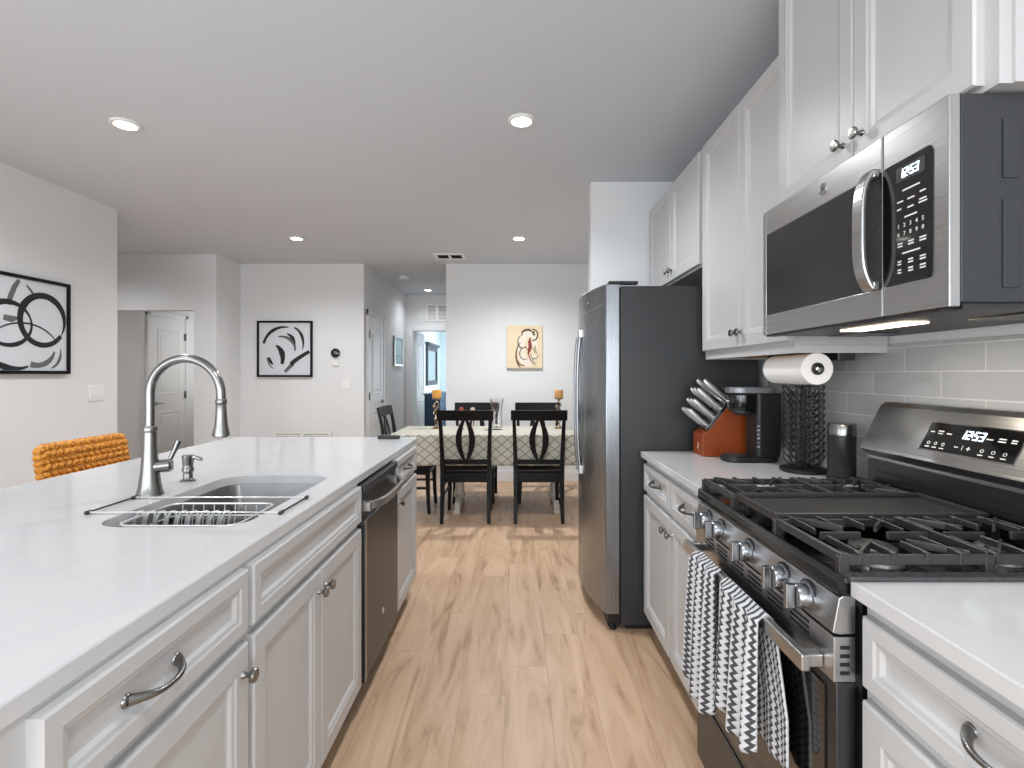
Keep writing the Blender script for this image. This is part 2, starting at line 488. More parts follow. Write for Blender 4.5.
struct('wall_entry_left', MB().box(-4.67, -4.55, 5.82, 8.6, 0, CH), WALL)
struct('wall_entry_end', MB().box(-4.67, -3.48, 8.6, 8.72, 0, CH).box(-3.6, -3.48, 6.32, 8.6, 0, CH), WALL)
struct('wall_hall_left', MB().box(-1.97, -1.85, 6.32, 8.65, 0, CH), WALL)
struct('wall_hall_right', MB().box(-0.85, -0.73, 6.32, 8.65, 0, CH), WALL)
w = MB()
w.box(-1.97, -1.75, 8.65, 8.77, 0, CH); w.box(-0.93, -0.73, 8.65, 8.77, 0, CH); w.box(-1.75, -0.93, 8.65, 8.77, 2.03, CH)
struct('wall_hall_end', w, WALL)
BEDWALL = mat('pale_blue_wall_paint', (206, 216, 220), 0.75, nscale=200, namt=0.01)
struct('wall_bedroom', MB().box(-2.07, -1.95, 8.77, 13.3, 0, CH).box(-2.07, 0.0, 13.2, 13.3, 0, CH).box(-0.12, 0.0, 8.77, 13.2, 0, CH).box(-0.73, 0.0, 8.65, 8.77, 0, CH), BEDWALL)
# tile backsplash
struct('wall_backsplash', MB().box(1.262, 1.2695, -0.6, 2.56, 0.9155, 1.40), TILE)
# baseboards
struct('baseboard_dining', MB().box(-0.85, 2.6, 6.185, 6.1995, 0, 0.11).box(-0.85, 2.6, 6.19, 6.1995, 0.11, 0.13), TRIM)
struct('baseboard_middle', MB().box(-3.35, -1.85, 6.185, 6.1995, 0, 0.13), TRIM)
struct('baseboard_left', MB().box(-3.2595, -3.245, -0.5, 4.17, 0, 0.13), TRIM)
struct('baseboard_hall', MB().box(-1.8495, -1.835, 7.17, 8.65, 0, 0.13), TRIM)

def wall_door(idx, X, y0, y1, hinge_far, label):
    """two-panel door standing in a wall of plane X, facing +x, with casing"""
    c = MB()
    for (a, b) in ((y0 - 0.065, y0), (y1, y1 + 0.065)):
        c.box(X, X + 0.016, a, b, 0, 2.10); c.box(X, X + 0.022, a + 0.012, b - 0.035 if b == y0 else b - 0.012, 0, 2.09)
    c.box(X, X + 0.016, y0 - 0.065, y1 + 0.065, 2.035, 2.10); c.box(X, X + 0.022, y0 - 0.05, y1 + 0.05, 2.06, 2.095)
    fr = struct('door_%d' % idx, c, TRIM); tag(fr, label, None)
    leaf = MB().box(X + 0.001, X + 0.012, y0 + 0.003, y1 - 0.003, 0.01, 2.032)
    for (a, b) in ((0.22, 0.82), (1.03, 1.87)):
        loops = []
        for i, d in ((0, 0.011), (0.008, 0.019), (0.018, 0.019), (0.028, 0.013), (0.05, 0.0125), (0.065, 0.017)):
            q = [(y0 + 0.12 + i, a + i), (y1 - 0.12 - i, a + i), (y1 - 0.12 - i, b - i), (y0 + 0.12 + i, b - i)]
            loops.append([(X + d, p, z) for p, z in q])
        leaf.loft(loops)
    leaf.build('door_leaf', TRIM, fr)
    hy = y1 - 0.004 if hinge_far else y0 + 0.004
    for z in (0.25, 1.02, 1.80):
        MB().cyl((X + 0.024, hy, z - 0.05), (X + 0.024, hy, z + 0.05), 0.009, seg=10).box(X + 0.012, X + 0.0225, hy - 0.02, hy + 0.02, z - 0.045, z + 0.045).build('hinge', NICKEL, fr)
    ky = y0 + 0.07 if hinge_far else y1 - 0.07
    k = MB().lathe([(0.028, 0), (0.028, 0.008), (0.010, 0.012), (0.010, 0.045)], (X + 0.012, ky, 0.93), (1, 0, 0), 14)
    dy = 0.1 if hinge_far else -0.1
    k.tube([(X + 0.055, ky, 0.93), (X + 0.06, ky + dy * 0.5, 0.932), (X + 0.058, ky + dy, 0.925)], 0.009, 8)
    k.build('door_lever', NICKEL, fr, smooth=True)
    return fr
wall_door(1, -1.849, 6.37, 7.06, False, 'white two-panel door on left side of hallway')
wall_door(2, -4.549, 6.33, 6.99, True, 'white two-panel door seen through the doorway behind the faucet')
# open bedroom door at the end of the hallway, with casing
c = MB().box(-1.85, -1.75, 8.632, 8.6495, 0, 2.12).box(-0.93, -0.852, 8.632, 8.6495, 0, 2.12).box(-1.75, -0.93, 8.632, 8.6495, 2.035, 2.12)
d3 = struct('door_3', c, TRIM); tag(d3, 'white open bedroom door at the end of the hallway')
lf = MB().box(-1.745, -1.71, 8.79, 9.52, 0.01, 2.03)
for (a, b) in ((0.22, 0.82), (1.03, 1.87)):
    lf.loft([[(-1.71 + d, y, z) for y, z in ((8.9 + i, a + i), (9.41 - i, a + i), (9.41 - i, b - i), (8.9 + i, b - i))] for i, d in ((0, -0.001), (0.01, 0.008), (0.03, 0.001), (0.06, 0.004))])
lf.build('door_leaf', TRIM, d3)
MB().lathe([(0.027, 0), (0.027, 0.006), (0.01, 0.01), (0.01, 0.03), (0.026, 0.045), (0.026, 0.06), (0.012, 0.068)], (-1.71, 9.46, 0.93), (1, 0, 0), 14).build('door_knob', NICKEL, d3, smooth=True)

# ------------------------------------------------------------------ ceiling lamps, vent, detector
def downlight(x, y, label, power):
    t = thing('recessed_light', label, 'ceiling light', (x, y, CH - 0.012), 'recessed ceiling lights')
    MB().lathe([(0.052, 0.0005), (0.066, 0.0005), (0.072, 0.006), (0.072, 0.0118), (0.052, 0.0118)], (x, y, CH - 0.012), (0, 0, 1), 32, ring=True).build('trim_ring', WHITEPL, t, smooth=True)
    MB().lathe([(0.0, 0.002), (0.0515, 0.002), (0.0515, 0.010), (0.0, 0.010)], (x, y, CH - 0.012), (0, 0, 1), 28).build('diffuser', LAMP, t)
    lamp_beam(x, y, power)
def lamp_beam(x, y, power):
    l = bpy.data.lights.new('recessed_lamp_beam', 'SPOT')
    l.energy = power; l.color = (0.96, 0.98, 1.0); l.shadow_soft_size = 0.06; l.spot_size = math.radians(156); l.spot_blend = 0.85
    o = bpy.data.objects.new('recessed_lamp_beam', l); COL.objects.link(o); o.location = (x, y, CH - 0.03); 
LP = 84
downlight(-2.09, 2.73, 'round white recessed ceiling light, the large one at upper left', LP)
downlight(0.03, 2.69, 'round white recessed ceiling light, the large one above the aisle', LP)
downlight(-2.16, 5.02, 'round white recessed ceiling light before the wall with square framed art', LP)
downlight(0.03, 5.02, 'round white recessed ceiling light above the dining table', LP * 1.75)
downlight(-1.40, 8.1, 'small round recessed ceiling light inside the hallway', 24)
for (x, y) in ((-2.1, 0.40), (0.03, 0.38), (-2.1, -1.9), (0.03, -1.9)):   # added unseen lamps for fill, carrying the grid on behind the camera
    lamp_beam(x, y, LP * 0.5)
lamp_beam(-4.35, 4.80, 40)
t = thing('ceiling_vent', 'small white ceiling air vent with dark slots near the hallway mouth', 'vent', (-0.75, 5.79, CH - 0.012))
MB().box(-0.92, -0.58, 5.66, 5.92, CH - 0.006, CH - 0.001).build('backing', INK, t)
f = MB()
for a in ((-0.925, -0.575, 5.655, 5.70), (-0.925, -0.575, 5.88, 5.925), (-0.925, -0.885, 5.70, 5.88), (-0.615, -0.575, 5.70, 5.88), (-0.765, -0.735, 5.70, 5.88)):
    f.box(*a, CH - 0.012, CH - 0.0005)
f.build('vent_frame', WHITEPL, t)
s = MB()
for k in range(7):
    yy = 5.715 + k * 0.025
    s.loft([[(xx, yy, CH - 0.011), (xx, yy + 0.012, CH - 0.007), (xx, yy + 0.012, CH - 0.0062), (xx, yy, CH - 0.0102)] for xx in (-0.885, -0.615)])
s.build('vent_louvers', INKGREY, t)
t = MB().lathe([(0.06, 0), (0.068, 0.012), (0.068, 0.03), (0.06, 0.035)], (-1.53, 6.97, CH - 0.0355), (0, 0, 1), 24)
tag(t.build('smoke_detector', WHITEPL, smooth=True), 'small round smoke detector on the hallway ceiling', 'smoke detector')

def grille(name, label, x0, x1, z0, z1, Y, cols, tilt=0.0):
    g = thing(name, label, 'vent', ((x0 + x1) / 2, Y, z0))
    MB().box(x0 + 0.005, x1 - 0.005, Y - 0.004, Y - 0.0005, z0 + 0.005, z1 - 0.005).build('backing', INKGREY, g)
    f = MB().box(x0, x1, Y - 0.014, Y - 0.004, z0, z0 + 0.03).box(x0, x1, Y - 0.014, Y - 0.004, z1 - 0.03, z1)
    cw = (x1 - x0 - 0.03) / cols
    for k in range(cols + 1):
        f.box(x0 + cw * k, x0 + cw * k + 0.03, Y - 0.014, Y - 0.004, z0 + 0.03, z1 - 0.03)
    f.build('vent_frame', WHITEPL, g)
    s = MB(); n = int((z1 - z0 - 0.06) / 0.022)
    for k in range(n):
        z = z0 + 0.034 + k * 0.022
        s.loft([[(xx, Y - 0.012, z), (xx, Y - 0.0045, z + 0.014), (xx, Y - 0.0045, z + 0.017), (xx, Y - 0.012, z + 0.003)] for xx in (x0 + 0.03, x1 - 0.03)])
    s.build('vent_louvers', WHITEPL, g)
grille('wall_grille', 'white return air grille above the doorway at the hallway end', -1.52, -0.98, 2.19, 2.48, 8.649, 3)
grille('wall_grille', 'low white return air grille on wall under the square framed art', -2.94, -2.24, 0.12, 0.605, 6.184, 2)

# ------------------------------------------------------------------ kitchen island
def ray_poly(cx, cy, ang, poly):
    dx, dy = math.cos(ang), math.sin(ang); best = None
    n = len(poly)
    for i in range(n):
        (x1, y1), (x2, y2) = poly[i], poly[(i + 1) % n]
        ex, ey = x2 - x1, y2 - y1
        den = dx * ey - dy * ex
        if abs(den) < 1e-12: continue
        t = ((x1 - cx) * ey - (y1 - cy) * ex) / den
        u = ((x1 - cx) * dy - (y1 - cy) * dx) / den
        if t > 0 and -1e-6 <= u <= 1 + 1e-6 and (best is None or t < best): best = t
    return (cx + dx * best, cy + dy * best)

SINK = (-1.082, -0.695, 1.283, 1.935)
def island_top():
    hole = rrect(*SINK, 0.075, 8); outer = rrect(-1.73, -0.60, 0.42, 3.12, 0.035, 4)
    cx, cy = -0.8875, 1.6
    angs = sorted(set([round(math.atan2(y - cy, x - cx), 6) for x, y in hole + outer]))
    ho = [ray_poly(cx, cy, a, hole) for a in angs]; ou = [ray_poly(cx, cy, a, outer) for a in angs]
    m = MB()
    z0, z1, e = 0.885, 0.915, 0.004
    def sc(p, s):  # pull the outline in a little for the eased edge
        return (min(max(p[0], -1.73 + s), -0.60 - s), min(max(p[1], 0.42 + s), 3.12 - s))
    loops = [[(x, y, z0) for x, y in ho], [(x, y, z0) for x, y in ou], [(x, y, z1 - e) for x, y in ou],
             [(sc(p, e * 0.35)[0], sc(p, e * 0.35)[1], z1 - e * 0.35) for p in ou], [(sc(p, e)[0], sc(p, e)[1], z1) for p in ou], [(x, y, z1) for x, y in ho], [(x, y, z0) for x, y in ho]]
    m.loft(loops, False, False)
    bmesh.ops.remove_doubles(m.bm, verts=m.bm.verts[:], dist=1e-6)
    return tag(m.build('island_countertop', QUARTZ), 'long white quartz island countertop with sink cutout', 'countertop')
island_top()

def knob(parent, pos, s, size=1.0):
    x, y, z = pos
    return MB().lathe([(0.009 * size, 0), (0.007 * size, 0.004), (0.005 * size, 0.010), (0.006 * size, 0.016), (0.0145 * size, 0.021), (0.0155 * size, 0.026), (0.013 * size, 0.030), (0.0, 0.031)],
                      (x, y, z), (s, 0, 0), 18).build('knob', NICKEL, parent, smooth=True)

def pull(parent, x, y, z, s, L=0.105):
    """arched bow pull with flared feet, running along y"""
    pts = []; rr = []
    n = 14
    for k in range(n + 1):
        u = k / n; a = u * 2 - 1
        pts.append((x + s * (0.003 + 0.030 * (1 - abs(a) ** 3.2)), y + a * L * 0.5 * (1 + 0.10 * abs(a) ** 4), z - 0.006 * math.cos(a * PI / 2) + 0.003))
        rr.append(0.0045 + 0.0045 * abs(a) ** 2.2)
    m = MB().tube(pts, rr, 10)
    for a in (-1, 1):
        m.lathe([(0.011, 0), (0.010, 0.003), (0.006, 0.006)], (x, y + a * L * 0.55, z + 0.003), (s, 0, 0), 12)
    return m.build('pull_handle', NICKEL, parent, smooth=True)

def base_cabinet(name, label, xf, s, y0, y1, depth, items, group=None, toe=True, panel=None):
    """xf: plane of the face frame, s: facing (+1 / -1). items: (kind, y0, y1, z0, z1, hardware)"""
    t = thing(name, label, 'cabinet', (xf - s * depth / 2, (y0 + y1) / 2, 0.0), group)
    xb = xf - s * depth
    b = MB(); b.box(min(xf, xb), max(xf, xb), y0, y1, 0.105, 0.884)
    b.build('body', CAB, t)
    xt = xf - s * 0.055
    MB().box(min(xt, xb), max(xt, xb), y0, y1, 0.0, 0.104).build('toe_kick', TOE, t)
    for kind, a, c, z0, z1, hw in items:
        d = MB().front(xf, s, a, c, z0, z1, 0.05 if kind == 'door' else 0.030).build('door' if kind == 'door' else 'drawer', CAB, t)
        if hw and hw[0] == 'knob': knob(d, (xf + s * 0.019, hw[1], hw[2]), s)
        if hw and hw[0] == 'pull': pull(d, xf + s * (0.0085 if kind != 'door' else 0.019), hw[1], hw[2], s)
    return t
XI = -0.605
base_cabinet('island_cabinet', 'light grey island cabinet nearest the camera, one drawer over a single door', XI, 1, 0.585, 1.128, 0.60,
             [('drawer', 0.629, 1.118, 0.738, 0.874, ('pull', 0.838, 0.797)), ('door', 0.629, 1.118, 0.115, 0.715, ('knob', 1.092, 0.655))])
t_sink_base = base_cabinet('island_cabinet', 'light grey sink base cabinet with two doors below the sink', XI, 1, 1.129, 1.943, 0.60,
             [('drawer', 1.140, 1.934, 0.738, 0.874, None), ('door', 1.140, 1.535, 0.115, 0.715, ('knob', 1.510, 0.655)), ('door', 1.539, 1.934, 0.115, 0.715, ('knob', 1.565, 0.655))])
base_cabinet('island_cabinet', 'narrow light grey island cabinet beyond the dishwasher, drawer over door', XI, 1, 2.502, 3.02, 0.60,
             [('drawer', 2.512, 3.005, 0.738, 0.874, ('pull', 2.76, 0.797)), ('door', 2.512, 3.005, 0.115, 0.715, ('knob', 2.545, 0.655))])
# hollow out the sink base: its body becomes sides, floor and front only
for ch in t_sink_base.children:
    if ch.name.startswith('body'):
        me = ch.data; bm = bmesh.new()
        hb = MB()
        hb.box(-1.205, -0.605, 1.129, 1.145, 0.105, 0.884); hb.box(-1.205, -0.605, 1.927, 1.943, 0.105, 0.884)
        hb.box(-1.205, -0.605, 1.145, 1.927, 0.105, 0.12); hb.box(-0.622, -0.605, 1.145, 1.927, 0.12, 0.884); hb.box(-1.205, -1.19, 1.145, 1.927, 0.12, 0.884)
        for v in hb.bm.verts: v.co -= ORIGIN[t_sink_base.name]
        bmesh.ops.recalc_face_normals(hb.bm, faces=hb.bm.faces[:]); hb.bm.to_mesh(me); hb.bm.free(); bm.free()
w = MB().box(-1.33, -1.21, 0.585, 3.02, 0.0, 0.884)
struct('wall_island', w, CAB)

# dishwasher
t = thing('dishwasher', 'dark stainless dishwasher built into the island', 'dishwasher', (-0.90, 2.222, 0))
MB().box(-1.19, -0.610, 1.95, 2.495, 0.10, 0.878).build('tub', GLOSSBLACK, t)
MB().box(-1.19, -0.66, 1.95, 2.495, 0.0, 0.099).build('kick_plate', BLACK, t)
d = MB().box(-0.6095, -0.578, 1.953, 2.492, 0.115, 0.735).box(-0.6095, -0.590, 1.953, 2.492, 0.735, 0.872).box(-0.590, -0.578, 1.953, 2.492, 0.845, 0.872)
door = d.build('door', DARKSTEEL, t, bevel=0.003)
pts = [(-0.578 + 0.045 * (1 - abs(a) ** 4) + 0.004, 2.222 + a * 0.25, 0.790) for a in [k / 10 for k in range(-10, 11)]]
h = MB().tube(pts, 1, sq=(0.016, 0.030))
for a in (-1, 1): h.box(-0.592, -0.560, 2.222 + a * 0.25 - 0.016, 2.222 + a * 0.25 + 0.016, 0.772, 0.808)
h.build('handle', STEEL_Y, door, bevel=0.003)
MB().lathe([(0.0, 0), (0.014, 0.0), (0.014, 0.0015), (0, 0.0015)], (-0.5785, 2.222, 0.27), (1, 0, 0), 20).build('logo_badge', CHROME, door)
MB().box(-0.5775, -0.5765, 1.953, 1.972, 0.115, 0.735).build('edge_strip', STEEL_Z, door)

# sink
def sink():
    t = thing('kitchen_sink', 'stainless undermount kitchen sink in the island countertop', 'sink', (-0.8875, 1.607, 0.68))
    x0, x1, y0, y1 = SINK
    loops = []
    for g, z, r in ((0.030, 0.8835, 0.10), (0.004, 0.8835, 0.079), (0.002, 0.876, 0.077), (-0.006, 0.74, 0.070), (-0.014, 0.715, 0.066), (-0.035, 0.70, 0.065), (-0.10, 0.697, 0.03)):
        loops.append([(x, y, z) for x, y in rrect(x0 - g, x1 + g, y0 - g, y1 + g, r, 8)])
    m = MB().loft(loops, False, True)
    m.build('basin', STEEL_X, t, smooth=True, recalc=True, solid=0.0015)
    dv = MB()
    prof = [(1.585, 0.70), (1.592, 0.80), (1.597, 0.845), (1.605, 0.852), (1.613, 0.845), (1.618, 0.80), (1.625, 0.70)]
    dv.loft([[(xx, a, b) for a, b in prof] for xx in (x0 + 0.006, x1 - 0.006)])
    dv.build('divider', STEEL_X, t, smooth=True)
    for yy in (1.44, 1.77):
        MB().lathe([(0.0, 0.0), (0.042, 0.0), (0.042, 0.003), (0.030, 0.004), (0.026, 0.0015), (0, 0.0015)], (-0.8875, yy, 0.6975), (0, 0, 1), 22).build('drain', CHROME, t, smooth=True)
sink()

# over-sink dish rack
WIRE = mat('bright_wire', (214, 214, 214), 0.34, 0.55, nscale=60, namt=0.03)
def dish_rack():
    t = thing('dish_rack', 'silver wire dish rack hung in the near end of the sink', 'dish rack', (-0.88, 1.45, 0.76))
    x0, x1, y0, y1 = -1.045, -0.73, 1.325, 1.555
    b = MB()
    for z, g in ((0.905, 0.0), (0.870, -0.002), (0.835, -0.006), (0.800, -0.012)):
        b.tube([(x, y, z) for x, y in rrect(x0 - g, x1 + g, y0 - g, y1 + g, 0.035, 5)], 0.0032 if z > 0.9 else 0.002, 6, closed=True)
    for k in range(9):
        xx = x0 + 0.03 + k * 0.032
        b.tube([(xx, y0, 0.905), (xx, y0 + 0.012, 0.80), (xx, y1 - 0.012, 0.80), (xx, y1, 0.905)], 0.0016, 6)
    b.build('basket', WIRE, t, smooth=True)
    lp = MB()
    for k in range(9):
        xx = x0 - 0.012 + k * 0.0300
        lp.tube([(xx - 0.012, 1.420, 0.803), (xx - 0.010, 1.420, 0.865), (xx - 0.002, 1.421, 0.900), (xx + 0.006, 1.422, 0.916), (xx + 0.015, 1.423, 0.918), (xx + 0.020, 1.424, 0.906), (xx + 0.014, 1.426, 0.885), (xx + 0.002, 1.430, 0.845), (xx - 0.004, 1.435, 0.803)], 0.0036, 7)
    lp.build('plate_loops', WIRE, t, smooth=True)
    for yy in (1.40, 1.57):
        MB().tube([(-1.175, yy, 0.9205), (-0.645, yy, 0.9205)], 0.0020, 8).build('arm', WIRE, t, smooth=True)
    for xx in (-1.175, -0.645):
        a = MB().tube([(xx, 1.405, 0.9205), (xx, 1.565, 0.9205)], 0.0028, 8).build('end_bar', DARKSTEEL, t, smooth=True)
        for yy in (1.40, 1.57):
            MB().lathe([(0.0, -0.010), (0.0052, -0.008), (0.0052, 0.008), (0, 0.010)], (xx, yy, 0.9205), (0, 1, 0), 10).build('rubber_tip', BLACK, a, smooth=True)
dish_rack()

# faucet
def faucet():
    x, y = -1.163, 1.62
    t = thing('faucet', 'tall brushed nickel gooseneck pull-down kitchen faucet behind the sink', 'faucet', (x, y, 0.9155))
    MB().lathe([(0.0385, 0), (0.0385, 0.004), (0.036, 0.009), (0.031, 0.035), (0.026, 0.075), (0.0225, 0.12), (0.0205, 0.165), (0.0195, 0.200)], (x, y, 0.9155), seg=28).build('body', NICKEL, t, smooth=True)
    MB().lathe([(0.0205, 0.0), (0.0215, 0.003), (0.0215, 0.017), (0.0195, 0.020)], (x, y, 1.1155), seg=28).build('collar', NICKEL, t, smooth=True)
    pts = [(x, y, 1.13), (x, y, 1.18)] + [(x + 0.113 - 0.113 * math.cos(a), y, 1.236 + 0.113 * math.sin(a)) for a in [PI * k / 22 for k in range(23)]] + [(x + 0.2265, y, 1.215)]
    MB().tube(pts, 0.0138, 18).build('spout', NICKEL, t, smooth=True)
    hd = MB().lathe([(0.0145, 0), (0.0165, 0.003), (0.0165, 0.016), (0.0145, 0.019), (0.0155, 0.022), (0.0165, 0.05), (0.0195, 0.085), (0.0250, 0.112), (0.0255, 0.118), (0.020, 0.119)], (x + 0.2265, y, 1.222), (0, 0, -1), 24).build('spray_head', NICKEL, t, smooth=True)
    MB().lathe([(0.0, 0), (0.0195, 0), (0.0195, 0.003), (0, 0.003)], (x + 0.2265, y, 1.1035), (0, 0, -1), 20).build('nozzle', BLACK, hd)
    lv = MB().cyl((x + 0.012, y + 0.004, 1.005), (x + 0.050, y + 0.020, 1.008), 0.020, 0.0225, 18)
    lv.lathe([(0.0225, 0), (0.018, 0.007), (0, 0.010)], (x + 0.050, y + 0.020, 1.008), (0.92, 0.38, 0.07), 18)
    lv.build('lever_hub', NICKEL, t, smooth=True)
    MB().tube([(x + 0.046, y + 0.018, 1.015), (x + 0.058, y + 0.024, 1.045), (x + 0.072, y + 0.030, 1.085)], [0.0060, 0.0070, 0.0095], 12).build('lever', NICKEL, t, smooth=True)
faucet()
t = thing('soap_dispenser', 'short brushed nickel soap dispenser standing right of the faucet', 'soap dispenser', (-1.18, 1.835, 0.9155))
MB().lathe([(0.026, 0), (0.026, 0.003), (0.019, 0.006), (0.0155, 0.012), (0.0155, 0.030), (0.019, 0.034), (0.0195, 0.045), (0.0165, 0.050), (0.0175, 0.060), (0.020, 0.088), (0.020, 0.092), (0, 0.093)], (-1.18, 1.835, 0.9155), seg=22).build('body', NICKEL, t, smooth=True)
MB().tube([(-1.175, 1.835, 0.999), (-1.15, 1.833, 1.0), (-1.128, 1.832, 0.992)], [0.008, 0.007, 0.006], 10).build('nozzle', NICKEL, t, smooth=True)
t = thing('remote_control', 'small black remote lying at far end of the island countertop', 'remote', (-0.755, 3.03, 0.9155))
MB().prism([(-0.82, 3.015), (-0.70, 3.0), (-0.69, 3.045), (-0.81, 3.06)], 'z', 0.9155, 0.935).build('shell', BLACK, t, bevel=0.004)
MB().prism([(-0.80, 3.022), (-0.72, 3.012), (-0.715, 3.035), (-0.795, 3.045)], 'z', 0.9352, 0.9375).build('buttons', INKGREY, t)

# ------------------------------------------------------------------ right run: base cabinets and countertops
XR = 0.656
base_cabinet('base_cabinet', 'light grey base cabinet beside the refrigerator, drawer over single door', XR, -1, 2.119, 2.552, 0.60,
             [('drawer', 2.129, 2.542, 0.725, 0.855, ('pull', 2.335, 0.79)), ('door', 2.129, 2.542, 0.115, 0.70, ('knob', 2.157, 0.64))])
base_cabinet('base_cabinet', 'light grey base cabinet between the range and its twin, drawer over single door', XR, -1, 1.696, 2.118, 0.60,
             [('drawer', 1.706, 2.109, 0.725, 0.855, ('pull', 1.905, 0.79)), ('door', 1.706, 2.109, 0.115, 0.70, ('knob', 2.082, 0.64))])
base_cabinet('base_cabinet', 'light grey base cabinet nearest the camera right of the range', XR, -1, 0.34, 0.952, 0.60,
             [('drawer', 0.352, 0.940, 0.725, 0.855, ('pull', 0.668, 0.79)), ('door', 0.352, 0.645, 0.115, 0.70, ('knob', 0.62, 0.64)), ('door', 0.648, 0.940, 0.115, 0.70, ('knob', 0.675, 0.64))])
base_cabinet('base_cabinet', 'light grey base cabinet at the near end of the right run', XR, -1, -0.60, 0.339, 0.60,
             [('drawer', -0.59, 0.33, 0.725, 0.855, ('pull', -0.1, 0.79)), ('door', -0.59, -0.132, 0.115, 0.70, ('knob', -0.16, 0.64)), ('door', -0.128, 0.33, 0.115, 0.70, ('knob', -0.10, 0.64))])
tag(MB().box(0.624, 1.2615, 1.695, 2.555, 0.885, 0.915).build('countertop', QUARTZ, bevel=0.003), 'white quartz countertop between refrigerator and range', 'countertop')
tag(MB().box(0.624, 1.2615, -0.60, 0.953, 0.885, 0.915).build('countertop', QUARTZ, bevel=0.003), 'white quartz countertop right of the range in the foreground', 'countertop')

# ------------------------------------------------------------------ upper cabinets
def upper(label, xf, y0, y1, z0, z1, doors, knobs, rail=True, group=None):
    t = thing('wall_cabinet', label, 'wall cabinet', ((xf + 1.27) / 2, (y0 + y1) / 2, z0), group)
    MB().box(xf, 1.2615 if z0 < 1.5 else 1.269, y0, y1, z0, z1).build('body', CAB, t)
    if rail:
        MB().box(xf + 0.021, 1.255, y0 + 0.015, y1 - 0.015, z0 - 0.022, z0 - 0.0005).build('underside', CABIN, t)
        r = MB().box(xf + 0.001, xf + 0.02, y0 + 0.001, y1 - 0.001, z0 - 0.028, z0 - 0.0005)
        r.box(xf + 0.02, 1.2615, y0 + 0.001, y0 + 0.014, z0 - 0.028, z0 - 0.0005)
        r.box(xf + 0.02, 1.2615, y1 - 0.014, y1 - 0.001, z0 - 0.028, z0 - 0.0005)
        r.build('light_rail', CAB, t)
    for (a, b), ky in zip(doors, knobs):
        d = MB().front(xf, -1, a, b, z0 + 0.012, z1 - 0.012, 0.05).build('door', CAB, t)
        if ky: knob(d, (xf - 0.019, ky, z0 + 0.072), -1)
    return t
upper('light grey wall cabinet above the refrigerator with two doors', 0.945, 2.575, 3.545, 1.845, 2.44, [(2.585, 3.058), (3.062, 3.535)], [3.03, 3.09], rail=False)
upper('tall light grey wall cabinet above the coffee maker with two doors', 0.945, 1.731, 2.545, 1.40, 2.44, [(1.74, 2.112), (2.116, 2.535)], [2.088, 2.142])
upper('light grey wall cabinet mounted above the microwave', 0.905, 0.955, 1.730, 1.845, 2.60, [(0.985, 1.340), (1.344, 1.722)], [1.305, 1.38], rail=False)
t_side = MB().box(0.93, 1.268, 0.949, 0.954, 1.845, 2.60)
tag(t_side.build('cabinet_end_panel', CAB), 'flat grey end panel on the side of the cabinet above the microwave', 'panel')

# ------------------------------------------------------------------ refrigerator
def fridge():
    y0, y1 = 2.575, 3.475; xf = 0.530
    t = thing('refrigerator', 'stainless side-by-side refrigerator with charcoal sides', 'refrigerator', (0.87, 3.025, 0))
    MB().box(xf, 1.22, y0, y1, 0.03, 1.745).build('cabinet', DARKGREY, t, bevel=0.004)
    MB().box(xf + 0.03, 1.20, y0 + 0.03, y1 - 0.03, 0.0, 0.029).build('base_grille', BLACK, t)
    ymid = 3.03; yc = 3.025; hw = 0.45
    def bow(y): return 0.455 - 0.075 * (1 - ((y - yc) / hw) ** 2)
    for (a, b) in ((y0 + 0.002, ymid - 0.003), (ymid + 0.003, y1 - 0.002)):
        n = 12
        ys = [a + (b - a) * k / n for k in range(n + 1)]
        poly = [(bow(y), y) for y in ys] + [(xf - 0.006, b), (xf - 0.006, a)]
        d = MB().prism(poly, 'z', 0.085, 1.755)
        door = d.build('door', STEEL_Z, t, bevel=0.004, smooth=True)
        g = MB().box(xf - 0.0055, xf - 0.0005, a + 0.01, b - 0.01, 0.09, 1.74); g.build('gasket', BLACK, door)
        near = a < 2.8
        hy = (b - 0.055) if near else (a + 0.055)
        xo = bow(hy)
        pts = [(xo - 0.007 - 0.017 * (1 - abs(u) ** 3.0), hy, 1.14 + u * 0.385) for u in [k / 12 for k in range(-12, 13)]]
        MB().tube(pts, [0.0075 + 0.003 * abs(u) for u in [k / 12 for k in range(-12, 13)]], 12).build('handle', STEEL_Z, door, smooth=True)
        br = MB()
        for zz in (0.745, 1.535):
            br.box(xo - 0.017, xo + 0.006, hy - 0.013, hy + 0.013, zz - 0.025, zz + 0.025)
        br.build('handle_bracket', STEEL_Y, door, bevel=0.004)
        # curved brow line across the top of the door
        e = MB(); n = 12
        e.loft([[(bow(y) - 0.0015, y, 1.632 + 0.02 * ((y - yc) / hw) ** 2 + dz) for y in ys] for dz in (0.0, 0.007)], False, False, closed=False)
        e.build('brow_line', CHROME, door, recalc=False)
        MB().box(0.47, 0.62, (y0 + 0.01) if near else (y1 - 0.05), (y0 + 0.05) if near else (y1 - 0.01), 1.7555, 1.772).build('hinge_cover', BLACK, t, bevel=0.004)
    MB().box(0.47, xf - 0.001, y0 + 0.03, y1 - 0.03, 0.012, 0.08).build('foot_grille', BLACK, t)
    for yy in (y0 + 0.035, y1 - 0.035):
        MB().lathe([(0.02, 0), (0.02, 0.015), (0.012, 0.02), (0.012, 0.03)], (xf - 0.035, yy, 0.0), (0, 0, 1), 12).build('foot', BLACK, t)
    MB().lathe([(0.0, 0), (0.013, 0.0), (0.013, 0.002), (0, 0.002)], (bow(2.80) - 0.001, 2.80, 1.69), (-1, 0, 0), 18).build('logo_badge', CHROME, t)
fridge()

